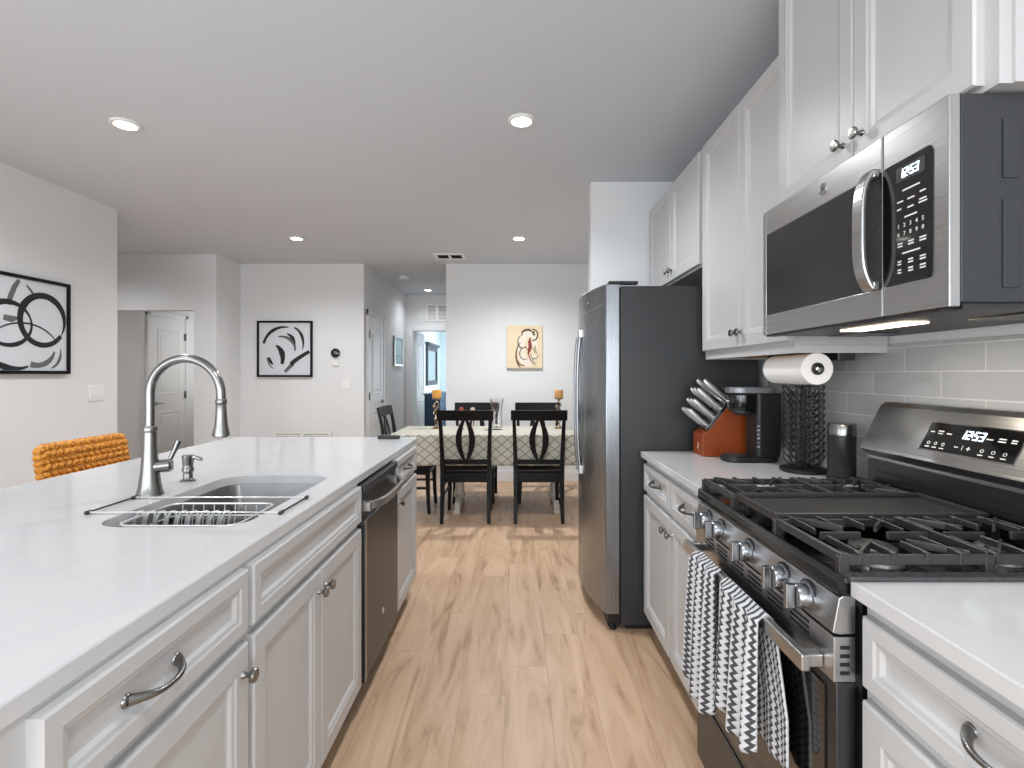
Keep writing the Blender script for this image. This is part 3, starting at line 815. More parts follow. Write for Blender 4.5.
# ------------------------------------------------------------------ microwave
def seven(m, s, org, right, up, h, th=0.12, gap=1.0):
    """seven-segment digits as thin boxes"""
    R = Vector(right).normalized(); U = Vector(up).normalized(); W = R.cross(U)
    seg = {'1': 'bc', '2': 'abged', '5': 'afgcd', '3': 'abgcd'}
    wd = h * 0.5; x = 0.0; o = Vector(org)
    q = h * th
    R2 = {'a': (0, wd, h - q, h), 'g': (0, wd, h / 2 - q / 2, h / 2 + q / 2), 'd': (0, wd, 0, q), 'b': (wd - q, wd, h / 2, h), 'c': (wd - q, wd, 0, h / 2), 'f': (0, q, h / 2, h), 'e': (0, q, 0, h / 2)}
    def quad(x0, x1, z0, z1):
        ps = []
        for d in (0.0, 0.0008):
            ps.append([o + R * (a + 0.12 * b) + U * b + W * d for a, b in ((x0, z0), (x1, z0), (x1, z1), (x0, z1))])
        m.loft(ps)
    for i, ch in enumerate(s):
        for c in seg[ch]:
            a, b, z0, z1 = R2[c]; quad(x + a, x + b, z0, z1)
        x += wd * 1.42
        if i == 1:
            for zz in (h * 0.28, h * 0.62): quad(x - 0.12 * h, x, zz, zz + 0.12 * h)
            x += wd * 0.3
    return x

def microwave():
    y0, y1, z0, z1 = 0.975, 1.710, 1.425, 1.838; xf = 0.828
    t = thing('microwave', 'stainless over-the-range microwave with black window and control panel', 'microwave', (1.05, 1.34, z0))
    body = MB().box(xf + 0.0225, 1.2615, y0, y1, z0 + 0.012, z1)
    body.build('case', DARKGREY, t, bevel=0.003)
    e = MB().box(0.93, 0.96, y0 - 0.003, y0 - 0.0003, z0 + 0.25, z1 - 0.05).box(0.93, 0.96, y0 - 0.003, y0 - 0.0003, z0 + 0.04, z0 + 0.21)
    e.box(1.0, 1.24, y0 - 0.005, y0 - 0.0003, z0 + 0.03, z0 + 0.19).box(0.98, 1.24, y0 - 0.005, y0 - 0.0003, z0 + 0.21, z1 - 0.06)
    e.build('side_embossing', DARKGREY, t, bevel=0.002)
    ysplit = 1.150
    # door: steel frame with black window
    fr = MB()
    fy0, fy1, fz0, fz1 = ysplit + 0.002, y1 - 0.001, z0 + 0.004, z1 - 0.002
    wy0, wy1, wz0, wz1 = 1.155, y1 - 0.022, z0 + 0.068, z1 - 0.080
    fr.box(xf, xf + 0.022, fy0, wy0, fz0, fz1).box(xf, xf + 0.022, wy1, fy1, fz0, fz1).box(xf, xf + 0.022, wy0, wy1, fz0, wz0).box(xf, xf + 0.022, wy0, wy1, wz1, fz1)
    door = fr.build('door', STEEL_Y, t, bevel=0.002)
    MB().box(xf + 0.001, xf + 0.021, wy0 + 0.0005, wy1 - 0.0005, wz0 + 0.0005, wz1 - 0.0005).build('window', SMOKEGLASS, door)
    pts = [(xf - 0.010 - 0.026 * (1 - abs(u) ** 4), 1.178, 1.630 + u * 0.138) for u in [k / 10 for k in range(-10, 11)]]
    h = MB().loft([[(px - 0.006, 1.160, pz), (px - 0.006, 1.196, pz), (px + 0.006, 1.196, pz), (px + 0.006, 1.160, pz)] for px, _, pz in pts])
    h.box(xf - 0.016, xf + 0.0008, 1.160, 1.196, 1.4925, 1.512).box(xf - 0.016, xf + 0.0008, 1.160, 1.196, 1.748, 1.7675)
    h.build('handle', STEEL_Y, door, bevel=0.004)
    b = MB().lathe([(0.0, 0), (0.016, 0.0), (0.016, 0.002), (0.0135, 0.003), (0.0135, 0.0022), (0, 0.0022)], (xf - 0.0002, 1.375, z1 - 0.040), (-1, 0, 0), 24)
    b.build('logo_badge', CHROME, door, smooth=True)
    lg = MB().text('GE', 0.012, (xf - 0.0026, 1.375, z1 - 0.040), (0, -1, 0), (0, 0, 1), 0.0004, shear=0.25); lg.build('logo_letters', INKGREY, door)
    # control panel
    cp = MB().box(xf, xf + 0.022, y0, ysplit - 0.001, fz0, fz1).build('control_frame', STEEL_Y, t, bevel=0.002)
    poly = rrect(1.012, 1.148, z0 + 0.068, z1 - 0.080, 0.010, 4)
    panel = MB().prism(poly, 'x', xf - 0.0018, xf - 0.0003).build('control_panel', GLOSSBLACK, cp)
    ds = MB().box(xf - 0.0024, xf - 0.0019, 1.030, 1.108, 1.712, 1.744).build('display_window', BLACK, cp)
    m = MB(); seven(m, '1253', (xf - 0.0026, 1.098, 1.719), (0, -1, 0), (0, 0, 1), 0.0185); m.build('clock_digits', DISPLAY, cp)
    m = MB(); X = xf - 0.0019
    R = (0, -1, 0); U = (0, 0, 1)
    def bar(yc, z, wdt, hgt=0.0032): m.box(X - 0.0004, X, yc + 0.0215 - wdt * 0.42, yc + 0.0215 + wdt * 0.42, z, z + hgt)
    bar(1.045, 1.690, 0.055); bar(1.075, 1.668, 0.020); bar(1.045, 1.668, 0.022); bar(1.014, 1.672, 0.018)
    bar(1.078, 1.652, 0.014); bar(1.046, 1.650, 0.020); bar(1.014, 1.650, 0.026); bar(1.014, 1.656, 0.022)
    bar(1.046, 1.632, 0.040)
    for row, z in (('12345', 1.617), ('67890', 1.599)):
        for k, chh in enumerate(row):
            m.text(chh, 0.013, (X - 0.0003, 1.101 - k * 0.0165, z), R, U, 0.0002)
    for z in (1.578, 1.572): bar(1.075, z, 0.016); bar(1.045, z, 0.018); bar(1.014, z, 0.020)
    bar(1.045, 1.556, 0.058)
    for r_, z in enumerate((1.537, 1.514, 1.515, 1.513)):
        pass
    for z in (1.540, 1.534, 1.522, 1.516): bar(1.077, z, 0.012); bar(1.046, z, 0.016); bar(1.014, z, 0.018)
    m.build('button_print', LABELW, cp)
    # underside: vent, lamp
    MB().box(xf + 0.034, 1.255, y0 + 0.01, y1 - 0.01, z0 + 0.001, z0 + 0.0115).build('bottom_plate', DARKGREY, t)
    MB().box(xf + 0.10, xf + 0.16, 1.22, 1.46, z0 - 0.004, z0 + 0.0005).build('cooktop_lamp', emit('warm_cooktop_lamp', (255, 236, 205), 5.0), t)
    vm = MB()
    for k in range(10): vm.box(1.03 + 0.012 * k, 1.037 + 0.012 * k, 1.0, 1.16, z0 - 0.003, z0 + 0.0005); vm.box(1.03 + 0.012 * k, 1.037 + 0.012 * k, 1.52, 1.68, z0 - 0.003, z0 + 0.0005)
    vm.build('grease_filter', NICKEL, t)
    MB().box(xf + 0.002, xf + 0.032, y0 + 0.02, y1 - 0.02, z0 - 0.002, z0 + 0.003).build('bottom_lip', BLACK, t)
microwave()
l = bpy.data.lights.new('cooktop_lamp_light', 'AREA'); l.shape = 'RECTANGLE'; l.size = 0.06; l.size_y = 0.24; l.energy = 1.6; l.color = (1, 0.9, 0.75)
o = bpy.data.objects.new('cooktop_lamp_light', l); COL.objects.link(o); o.location = (0.965, 1.34, 1.416)

# ------------------------------------------------------------------ gas range
def gas_range():
    y0, y1 = 0.957, 1.690; xf = 0.600
    t = thing('gas_range', 'stainless freestanding gas range with five knobs and cast iron grates', 'range', (0.92, 1.34, 0))
    MB().box(xf + 0.038, 1.235, y0 + 0.002, y1 - 0.002, 0.03, 0.898).build('body', GLOSSBLACK, t)
    MB().box(xf + 0.06, 1.22, y0 + 0.02, y1 - 0.02, 0.0, 0.029).build('feet_skirt', BLACK, t)
    # cooktop pan with raised rim
    c = MB()
    c.prism([(xf + 0.008, 0.884), (xf + 0.002, 0.890), (xf + 0.004, 0.918), (xf + 0.008, 0.923), (xf + 0.012, 0.920), (xf + 0.016, 0.905), (1.235, 0.905), (1.235, 0.8985), (xf + 0.036, 0.8985), (xf + 0.036, 0.884)], 'y', y0, y1)
    ct = c.build('cooktop', GLOSSBLACK, t, smooth=True)
    RIM = mat('dark_grey_enamel', (70, 70, 71), 0.28, nscale=60, namt=0.03)
    for ya, yb in ((y0 - 0.016, y0 + 0.012), (y1 - 0.012, y1 + 0.016)):
        MB().box(xf + 0.018, 1.16, ya, yb, 0.9165, 0.924).box(xf + 0.018, 1.16, max(ya, y0 + 0.001), min(yb, y1 - 0.001), 0.9055, 0.917).build('side_rim', RIM, ct, bevel=0.002)
    # control fascia
    f = MB().prism([(xf - 0.006, 0.814), (xf + 0.006, 0.878), (xf + 0.014, 0.8835), (xf + 0.0375, 0.8835), (xf + 0.0375, 0.811), (xf + 0.008, 0.810)], 'y', y0, y1)
    fas = f.build('control_fascia', STEEL_Y, t, bevel=0.002)
    for k, (ky, kz) in enumerate(((1.592, 0.843), (1.495, 0.843), (1.315, 0.843), (1.148, 0.843), (1.052, 0.843))):
        kn = MB().lathe([(0.0285, 0), (0.0285, 0.004), (0.025, 0.006), (0.0245, 0.026), (0.0225, 0.029), (0, 0.0295)], (xf + 0.003, ky, kz), (-1, 0, 0), 26).build('knob', STEEL_Z, fas, smooth=True)
        MB().box(xf - 0.046, xf - 0.0265, ky - 0.006, ky + 0.006, kz - 0.025, kz + 0.025).build('grip', STEEL_Z, kn, bevel=0.002)
        MB().lathe([(0.033, 0), (0.033, 0.002), (0.029, 0.0025)], (xf + 0.0035, ky, kz), (-1, 0, 0), 26).build('bezel', BLACK, kn)
    # oven door: slotted trim over dark glass
    d = MB().box(xf, xf + 0.0375, y0, y1, 0.262, 0.720)
    door = d.build('oven_door', DARKSTEEL, t, bevel=0.003)
    MB().box(xf - 0.003, xf - 0.0002, y0 + 0.03, y1 - 0.03, 0.285, 0.70).build('door_glass', GLOSSBLACK, door, bevel=0.002)
    tr = MB().box(xf - 0.004, xf + 0.0375, y0, y1, 0.7205, 0.806).build('door_trim', STEEL_Y, door, bevel=0.002)
    sl = MB()
    for blk in range(6):
        ya = y0 + 0.08 + blk * 0.100
        for r_ in range(3):
            zz = 0.770 + r_ * 0.0115
            sl.box(xf - 0.005, xf - 0.0041, ya, ya + 0.072, zz, zz + 0.006)
    sl.build('vent_slots', BLACK, tr)
    sl = MB()
    for r_ in range(4):
        zz = 0.735 + r_ * 0.016
        sl.box(xf + 0.008, xf + 0.026, y0 - 0.0008, y0 - 0.0001, zz, zz + 0.007)
    sl.build('side_slots', BLACK, tr)
    hb = MB().box(0.548, 0.566, y0 + 0.022, y1 - 0.022, 0.728, 0.760)
    for yy in (y0 + 0.030, y1 - 0.055): hb.box(0.566, xf - 0.0042, yy, yy + 0.026, 0.731, 0.757)
    hb.build('door_handle', STEEL_Y, door, bevel=0.003)
    dr = MB().box(xf, xf + 0.0375, y0, y1, 0.045, 0.250).build('storage_drawer', DARKSTEEL, t, bevel=0.003)
    # burners
    for (bx, by, r) in ((0.765, 1.095, 0.045), (1.03, 1.095, 0.036), (0.765, 1.565, 0.036), (1.03, 1.565, 0.045)):
        b = MB().lathe([(r + 0.022, 0), (r + 0.020, 0.006), (r + 0.004, 0.009), (r + 0.002, 0.018), (r - 0.006, 0.020)], (bx, by, 0.9055), seg=26).build('burner_base', NICKEL, ct, smooth=True)
        MB().lathe([(r, 0), (r, 0.005), (r - 0.006, 0.009), (0, 0.010)], (bx, by, 0.9265), seg=24).build('burner_cap', IRON, ct, smooth=True)
    # grates: a frame with cross fingers, feet at the corners
    zt = 0.962; th = 0.009
    def bar(m, p, q, h=0.016, w=0.009, droop=True):
        """cast bar tapering to a ridge"""
        p = Vector(p); q = Vector(q); dd = (q - p); n = Vector((-dd.y, dd.x, 0)).normalized()
        prof = [(-w / 2, -h), (w / 2, -h), (w * 0.34, 0), (-w * 0.34, 0)]
        m.loft([[c + n * a + Vector((0, 0, b)) for a, b in prof] for c in (p, q)])
    def grate(name, ya, yb, centers):
        m = MB()
        xa, xb = 0.622, 1.135
        for xx in (xa, xb): bar(m, (xx, ya, zt - 0.004), (xx, yb, zt - 0.004), 0.018, 0.013)
        for yy in (ya, yb): bar(m, (xa, yy, zt - 0.006), (xb, yy, zt - 0.006), 0.018, 0.012)
        bar(m, (0.90, ya, zt), (0.90, yb, zt), 0.018, 0.010)
        ym = (ya + yb) / 2
        for k in range(8):
            xx = xa + (k + 0.5) * (xb - xa) / 8
            L = 0.098
            near_c = min(abs(xx - c) for c in centers)
            if near_c < 0.05: L = 0.066
            bar(m, (xx, ya - 0.004, zt), (xx, ya + L, zt), 0.014, 0.0065)
            bar(m, (xx, yb + 0.004, zt), (xx, yb - L, zt), 0.014, 0.0065)
            # upturned tips on the rim
            m.box(xx - 0.005, xx + 0.005, ya - 0.007, ya + 0.007, zt - 0.024, zt - 0.001); m.box(xx - 0.005, xx + 0.005, yb - 0.007, yb + 0.007, zt - 0.024, zt - 0.001)
        for c in centers:
            bar(m, (c - 0.115, ym, zt), (c - 0.028, ym, zt), 0.016, 0.009); bar(m, (c + 0.028, ym, zt), (c + 0.115, ym, zt), 0.016, 0.009)
            for sx in (-1, 1):
                for sy in (-1, 1):
                    bar(m, (c + sx * 0.105, ym + sy * 0.115, zt), (c + sx * 0.035, ym + sy * 0.045, zt), 0.015, 0.008)
        for xx in (xa, 0.90, xb):
            for yy in (ya, yb):
                m.prism([(xx - 0.010, yy - 0.007), (xx + 0.010, yy - 0.007), (xx + 0.010, yy + 0.007), (xx - 0.010, yy + 0.007)], 'z', 0.9058, zt - 0.008)
        return m.build(name, IRON, t, bevel=0.0012, bseg=1)
    tag(grate('grate', 0.972, 1.212, (0.765, 1.03)), 'near cast iron grate')
    tag(grate('grate', 1.450, 1.674, (0.765, 1.03)), 'far cast iron grate')
    g = MB().box(0.622, 1.135, 1.222, 1.440, 0.945, 0.953)
    for a in ((0.622, 1.135, 1.222, 1.230), (0.622, 1.135, 1.432, 1.440), (0.622, 0.630, 1.230, 1.432), (1.127, 1.135, 1.230, 1.432)): g.box(*a, 0.953, 0.966)
    for xx in (0.64, 1.11):
        for yy in (1.24, 1.415): g.box(xx, xx + 0.015, yy, yy + 0.015, 0.9058, 0.945)
    g.build('griddle', IRON, t, bevel=0.002)
    # backguard
    bg_ = MB().prism([(1.165, 0.8985), (1.165, 1.035), (1.135, 1.058), (1.140, 1.066), (1.205, 1.195), (1.222, 1.208), (1.258, 1.208), (1.258, 0.8985)], 'y', y0 + 0.002, y1 - 0.002)
    b = bg_.build('backguard', STEEL_Y, t, bevel=0.002)
    MB().box(1.159, 1.1648, y0 + 0.01, y1 - 0.01, 0.9065, 1.025).build('vent_panel', DARKSTEEL, b)
    v = MB()
    for k in range(3): v.box(1.1575, 1.1589, y0 + 0.05, y1 - 0.05, 0.93 + 0.028 * k, 0.940 + 0.028 * k)
    v.build('vent_slots', BLACK, b)
    # control glass on the slanted face
    dirU = Vector((0.065, 0, 0.129)).normalized(); nrm = Vector((-dirU.z, 0, dirU.x)); R = Vector((0, -1, 0))
    o0 = Vector((1.140, 0, 1.066))
    def P(y, u, d): return o0 + dirU * u + nrm * d + Vector((0, y, 0))
    def slab(m, ya, yb, ua, ub, d0, d1): m.loft([[P(ya, ua, d), P(yb, ua, d), P(yb, ub, d), P(ya, ub, d)] for d in (d0, d1)])
    m = MB(); slab(m, 1.177, 1.457, 0.022, 0.112, 0.0003, 0.0016); fr = m.build('control_bezel', CHROME, b)
    m = MB(); slab(m, 1.181, 1.453, 0.026, 0.108, 0.0017, 0.0026); m.build('control_glass', GLOSSBLACK, b)
    m = MB(); seven(m, '1253', P(1.345, 0.070, 0.0028), R, dirU, 0.024); m.build('clock_digits', DISPLAY, b)
    m = MB()
    for yy, uu, ww in ((1.435, 0.078, 0.014), (1.408, 0.082, 0.018), (1.408, 0.075, 0.016), (1.380, 0.077, 0.016), (1.262, 0.077, 0.018), (1.230, 0.082, 0.018), (1.230, 0.075, 0.020), (1.200, 0.082, 0.014), (1.200, 0.076, 0.014)):
        slab(m, yy - ww / 2, yy + ww / 2, uu, uu + 0.0032, 0.0027, 0.0031)
    for yy in (1.432, 1.408, 1.384, 1.268, 1.238, 1.208):
        c0 = P(yy, 0.046, 0.0027); m.torus(c0, nrm, 0.0042, 0.0009, 10, 4); slab(m, yy - 0.007, yy + 0.007, 0.033, 0.0358, 0.0027, 0.0031)
    slab(m, 1.336, 1.348, 0.044, 0.0465, 0.0027, 0.0031); slab(m, 1.300, 1.312, 0.044, 0.0465, 0.0027, 0.0031); slab(m, 1.3048, 1.3072, 0.0395, 0.051, 0.0027, 0.0031); slab(m, 1.323, 1.3245, 0.039, 0.052, 0.0027, 0.0031)
    m.build('button_print', LABELW, b)
gas_range()

# ------------------------------------------------------------------ dish towels folded over the oven handle
def towel(label, ya, yb, zf, zb, seed, nf, shift=0.0):
    rnd = random.Random(seed); ph = rnd.random() * 6
    t = thing('dish_towel', label, 'towel', (0.557, (ya + yb) / 2, zf))
    W = yb - ya; zt = 0.7645; n = 40
    # path over the bar: front bottom -> top -> back bottom
    Lf, Lb = zt - zf, zt - zb
    def fn(i, j):
        s = j * (Lf + Lb); u = i
        pinch = 1.0
        if s < Lf:
            z = zf + s; fall = 1 - s / Lf
            wv = math.sin(u * PI * 2 * nf + ph)
            x = 0.5415 - 0.013 * fall ** 0.6 * (1 + wv) - 0.004 * (1 + wv)
            if Lf - s < 0.012: x = 0.5475 - 0.003 - 0.003 * (1 + wv) + (1 - (Lf - s) / 0.012) * 0.008
            z -= fall * 0.03 * (math.sin(PI * u) ** 0.5 - 0.5) + fall * 0.02 * u
            pinch = 1 - 0.05 * (1 - fall)
        else:
            q = s - Lf; z = zt - q; fall = q / Lb
            wv = math.sin(u * PI * 2 * nf + ph + 1.0)
            x = 0.5735 + 0.007 * fall * (1 + wv) * 0.5
            if q < 0.012: x = 0.5575 + (q / 0.012) * 0.014
            pinch = 1 - 0.05 * (1 - fall)
        y = (ya + yb) / 2 + (0.5 - u) * W * pinch - (shift * min(1, max(0, (s - Lf) / Lb) * 1.6))
        return (x, y, z)
    m = MB().grid(fn, 56, 70, su=W * 1.3, sv=Lf + Lb)
    m.build('cloth', TOWEL, t, smooth=True, recalc=False, solid=0.005)
    return t
towel('zigzag grey and white dish towel hanging at the far end of the oven handle', 1.385, 1.555, 0.385, 0.42, 3, 2.5)
towel('zigzag grey and white dish towel hanging in the middle of the oven handle', 1.130, 1.350, 0.468, 0.448, 5, 3.0, 0.055)

# ------------------------------------------------------------------ things on the right countertop
CT = 0.9155
WOODRED = mat('cherry_wood', (138, 62, 22), 0.35, nscale=22, namt=0.14, stretch=(1, 1, 5))
def knife_block():
    x, ya, yb = 0.868, 2.372, 2.500
    t = thing('knife_block', 'cherry wood knife block with steel top edge beside the coffee maker', 'knife block', (x + 0.1, (ya + yb) / 2, CT))
    prof = [(x, CT), (x, CT + 0.102), (x + 0.028, CT + 0.120), (x + 0.150, CT + 0.278), (x + 0.210, CT + 0.240), (x + 0.235, CT)]
    MB().prism(prof, 'y', ya, yb).build('block', WOODRED, t, bevel=0.003)
    # steel plate along the slanted face
    a = Vector((x + 0.028, 0, CT + 0.120)); b = Vector((x + 0.150, 0, CT + 0.278)); dr = (b - a).normalized(); nr = Vector((-dr.z, 0, dr.x))
    p = [a + nr * 0.0005, b + nr * 0.0005 + dr * 0.004, b + nr * 0.016 + dr * 0.004, a + nr * 0.016]
    m = MB().prism([(v.x, v.z) for v in p], 'y', ya - 0.001, yb + 0.001); m.build('steel_plate', NICKEL, t, bevel=0.0015)
    m = MB(); m.loft([[(x - 0.0006 - d, ya + 0.052 + px, CT + 0.030 + pz) for px, pz in ((0.0, 0), (0.012, 0.0), (0.012, 0.004), (0.008, 0.012), (0.006, 0.028), (0.002, 0.028), (0.004, 0.014))] for d in (0, 0.0006)]); m.build('emblem', LABELW, t)
    KS = mat('satin_knife_steel', (206, 206, 206), 0.36, 0.85, nscale=8, namt=0.01)
    def knife(u, y, L, r, lab, grp):
        base = a + dr * u + nr * 0.0165; base.y = y
        k = thing('knife', lab, 'knife', base, grp)
        m = MB()
        side = Vector((0, 1, 0))
        st = [(0.0, r * 0.75, 0.006), (0.012, r * 0.9, 0.007), (L * 0.3, r * 0.8, 0.0065), (L * 0.62, r * 1.05, 0.0075), (L * 0.9, r * 0.95, 0.0075), (L, r * 0.6, 0.005)]
        loops = []
        for s, hh, ww in st:
            c = base + nr * s + dr * (0.006 * (s / L) ** 2)
            loops.append([c + dr * hh * math.cos(q) + side * ww * math.sin(q) for q in [2 * PI * i / 12 for i in range(12)]])
        m.loft(loops)
        m.build('handle', KS, k, smooth=True)
        bb = MB().lathe([(0.007, 0.0), (0.007, 0.010)], base + nr * 0.0002, nr, 12, 1.0, 1.0); bb.build('bolster', CHROME, k)
        for s in (0.30, 0.62):
            c = base + nr * (L * s); MB().cyl(c - side * 0.0085, c + side * 0.0085, 0.0022, seg=8).build('rivet', CHROME, k)
    G = 'knives in the cherry wood block'
    rows = [(0.172, 0.140, 0.0132, 2, 'large silver handled knife in the top row of the knife block'), (0.122, 0.138, 0.0130, 3, 'silver handled knife in the middle row of the knife block'), (0.070, 0.122, 0.0120, 3, 'silver handled knife in the lower row of the knife block')]
    for u, L, r, n, lab in rows:
        for k in range(n):
            knife(u, ya + 0.018 + (yb - ya - 0.036) * (k / (n - 1)), L, r, lab, G)
    for k in range(5):
        knife(0.020, ya + 0.014 + 0.025 * k, 0.112, 0.0105, 'slim silver steak knife in the bottom row of the knife block', G)
knife_block()

def coffee_maker():
    x0, x1, ya, yb = 0.914, 1.152, 2.205, 2.325
    t = thing('coffee_maker', 'black single-serve coffee maker with grey lid on right countertop', 'coffee maker', ((x0 + x1) / 2, (ya + yb) / 2, CT))
    MB().prism(rrect(x0, x1, ya, yb, 0.05, 6)[:14] + rrect(x0, x1, ya, yb, 0.05, 6)[14:], 'z', CT, CT + 0.024).build('base', BLACK, t, bevel=0.005)
    MB().prism(rrect(x0 + 0.012, x0 + 0.105, ya + 0.012, yb - 0.012, 0.04, 6), 'z', CT + 0.0245, CT + 0.028).build('drip_tray', DARKGREY, t)
    MB().prism(rrect(x0 + 0.128, x1, ya, yb, 0.018, 5), 'z', CT + 0.0245, CT + 0.300).build('water_column', BLACK, t, bevel=0.003)
    hd = MB().lathe([(0.048, 0), (0.055, 0.006), (0.058, 0.02), (0.058, 0.070)], (x0 + 0.085, (ya + yb) / 2, CT + 0.222), (0, 0, 1), 28, 1.0, 1.0)
    hd.box(x0 + 0.085, x0 + 0.127, ya + 0.004, yb - 0.004, CT + 0.235, CT + 0.292)
    hd.build('brew_head', GLOSSBLACK, t, smooth=True)
    MB().lathe([(0.026, 0), (0.040, 0.012), (0.040, 0.018)], (x0 + 0.085, (ya + yb) / 2, CT + 0.203), (0, 0, 1), 22).build('spout', DARKGREY, t, smooth=True)
    lid = MB().prism(rrect(x0 + 0.022, x1 - 0.015, ya - 0.002, yb + 0.002, 0.055, 8), 'z', CT + 0.3005, CT + 0.326).build('lid', mat('grey_satin_plastic', (132, 134, 137), 0.3, 0.3, nscale=60, namt=0.03), t, bevel=0.004)
    MB().box(x0 + 0.010, x0 + 0.05, ya + 0.04, yb - 0.04, CT + 0.318, CT + 0.325).build('lid_handle', NICKEL, lid, bevel=0.002)
    st = MB().box(x0 + 0.127, x0 + 0.133, ya - 0.0015, ya - 0.0002, CT + 0.03, CT + 0.285); st.build('edge_strip', DARKGREY, t)
    p = MB().box(x0 + 0.126, x0 + 0.140, ya - 0.0022, ya - 0.0003, CT + 0.058, CT + 0.170); p.build('name_plate', DARKGREY, t)
    m = MB()
    for k, ch in enumerate('KEURIG'):
        m.text(ch, 0.0165, (x0 + 0.133, ya - 0.0026, CT + 0.158 - k * 0.0175), (0, 0, -1), (1, 0, 0), 0.0003)
    m.build('name_letters', LABELW, t)
    MB().box(x0 + 0.0262, x0 + 0.0268, ya + 0.045, yb - 0.045, CT + 0.262, CT + 0.268).build('front_mark', LABELW, t)
coffee_maker()

def carousel():
    cx, cy = 1.138, 2.020
    t = thing('pod_carousel', 'black wire coffee pod carousel between coffee maker and canister', 'pod carousel', (cx, cy, CT))
    MB().lathe([(0.082, 0), (0.086, 0.004), (0.086, 0.012), (0.080, 0.016), (0.03, 0.018), (0, 0.018)], (cx, cy, CT), seg=32).build('base', BLACK, t, smooth=True)
    fr = MB()
    for k in range(6):
        a = 2 * PI * k / 6 + 0.26
        fr.tube([(cx + 0.026 * math.cos(a), cy + 0.026 * math.sin(a), CT + 0.0185), (cx + 0.026 * math.cos(a), cy + 0.026 * math.sin(a), CT + 0.338)], 0.0034, 6)
    fr.cyl((cx, cy, CT + 0.0185), (cx, cy, CT + 0.340), 0.007)
    for z in (0.03, 0.175, 0.334): fr.torus((cx, cy, CT + z), (0, 0, 1), 0.026, 0.0026, 20, 5)
    fr.build('column', BLACK, t, smooth=True)
    first = None
    R = 0.0245
    for k in range(8):
        a = 2 * PI * k / 8
        for j in range(11):
            z = CT + 0.046 + j * 0.0272
            if first is None:
                m = MB(); ax = Vector((-0.86, 0, 0.52)); m.torus((cx + 0.0620, cy, z), ax, R, 0.0018, 20, 5)
                m.tube([(cx + 0.0620 - 0.0125, cy, z - 0.021), (cx + 0.024, cy, z - 0.024)], 0.0018, 5)
                first = m.build('pod_ring', BLACK, t, smooth=True); z_first = z
            else:
                c = first.copy(); COL.objects.link(c); c.parent = t
                c.location = (0, 0, z - z_first); c.rotation_euler = (0, 0, a)
carousel()

t = thing('milk_frother', 'black cylindrical canister with steel band behind the range', 'frother', (1.172, 1.835, CT))
MB().lathe([(0.046, 0), (0.048, 0.003), (0.048, 0.012), (0.044, 0.016)], (1.172, 1.835, CT), seg=28).build('power_base', BLACK, t, smooth=True)
MB().lathe([(0.042, 0), (0.0448, 0.004), (0.0448, 0.150)], (1.172, 1.835, CT + 0.0165), seg=32).build('jug', mat('black_satin_body', (30, 31, 33), 0.35, nscale=80, namt=0.05), t, smooth=True)
MB().lathe([(0.0451, 0), (0.0451, 0.036), (0.043, 0.040), (0, 0.041)], (1.172, 1.835, CT + 0.167), seg=32).build('steel_band', NICKEL, t, smooth=True)
MB().tube([(1.215, 1.805, CT + 0.006), (1.235, 1.795, CT + 0.012), (1.252, 1.79, CT + 0.026), (1.255, 1.80, CT + 0.02), (1.256, 1.83, CT + 0.006), (1.257, 1.95, CT + 0.004)], 0.003, 8).build('cord', BLACK, t, smooth=True)

def towel_holder():
    y0, y1 = 1.760, 2.035; x, z = 1.040, 1.318; zc = 1.3965
    t = thing('paper_towel_holder', 'black paper towel holder mounted under the wall cabinet', 'towel holder', (1.06, 1.9, 1.3))
    m = MB().box(0.99, 1.165, y0 - 0.010, y1 + 0.030, 1.3955 - 0.010, 1.3965)
    m.build('mounting_plate', BLACK, t, bevel=0.002)
    MB().box(1.105, 1.165, y0 - 0.010, y1 + 0.024, 1.347, 1.3855).build('wall_block', BLACK, t, bevel=0.004)
    for yy in (y1 + 0.012,):
        MB().prism([(1.01, 1.385), (1.135, 1.385), (1.135, 1.352), (1.08, 1.340), (1.052, 1.318), (1.040, 1.305), (1.026, 1.318)], 'y', yy, yy + 0.010).build('arm', BLACK, t, bevel=0.002)
    MB().cyl((x, y0 - 0.010, z), (x, y1 + 0.020, z), 0.006).build('rod', NICKEL, t, smooth=True)
    MB().lathe([(0.0, 0), (0.011, 0.0005), (0.014, 0.003), (0.014, 0.008), (0, 0.009)], (x, y0 - 0.016, z), (0, 1, 0), 22).build('end_knob', NICKEL, t, smooth=True)
    MB().lathe([(0.014, 0), (0.021, 0.001), (0.021, 0.004), (0.014, 0.005)], (x, y0 - 0.0065, z), (0, 1, 0), 22, ring=True).build('end_ring', BLACK, t, smooth=True)
    r = thing('paper_towel_roll', 'white paper towel roll on the holder under the wall cabinet', 'paper towel', (x, (y0 + y1) / 2, z))
    lp = []
    for yy, rr in ((y0, 0.022), (y0, 0.054), (y0 + 0.001, 0.055), (y1 - 0.001, 0.055), (y1, 0.054), (y1, 0.022), (y0, 0.022)):
        lp.append([(x + rr * math.cos(2 * PI * k / 36), yy, z + rr * math.sin(2 * PI * k / 36)) for k in range(36)])
    MB().loft(lp, False, False).build('roll', PAPER, r, smooth=True)
    MB().loft([[(x + rr * math.cos(2 * PI * k / 24), yy, z + rr * math.sin(2 * PI * k / 24)) for k in range(24)] for yy, rr in ((y0 + 0.001, 0.0215), (y1 - 0.001, 0.0215), (y1 - 0.001, 0.0195), (y0 + 0.001, 0.0195), (y0 + 0.001, 0.0215))], False, False).build('core', mat('brown_card', (150, 120, 90), 0.8), r)
towel_holder()

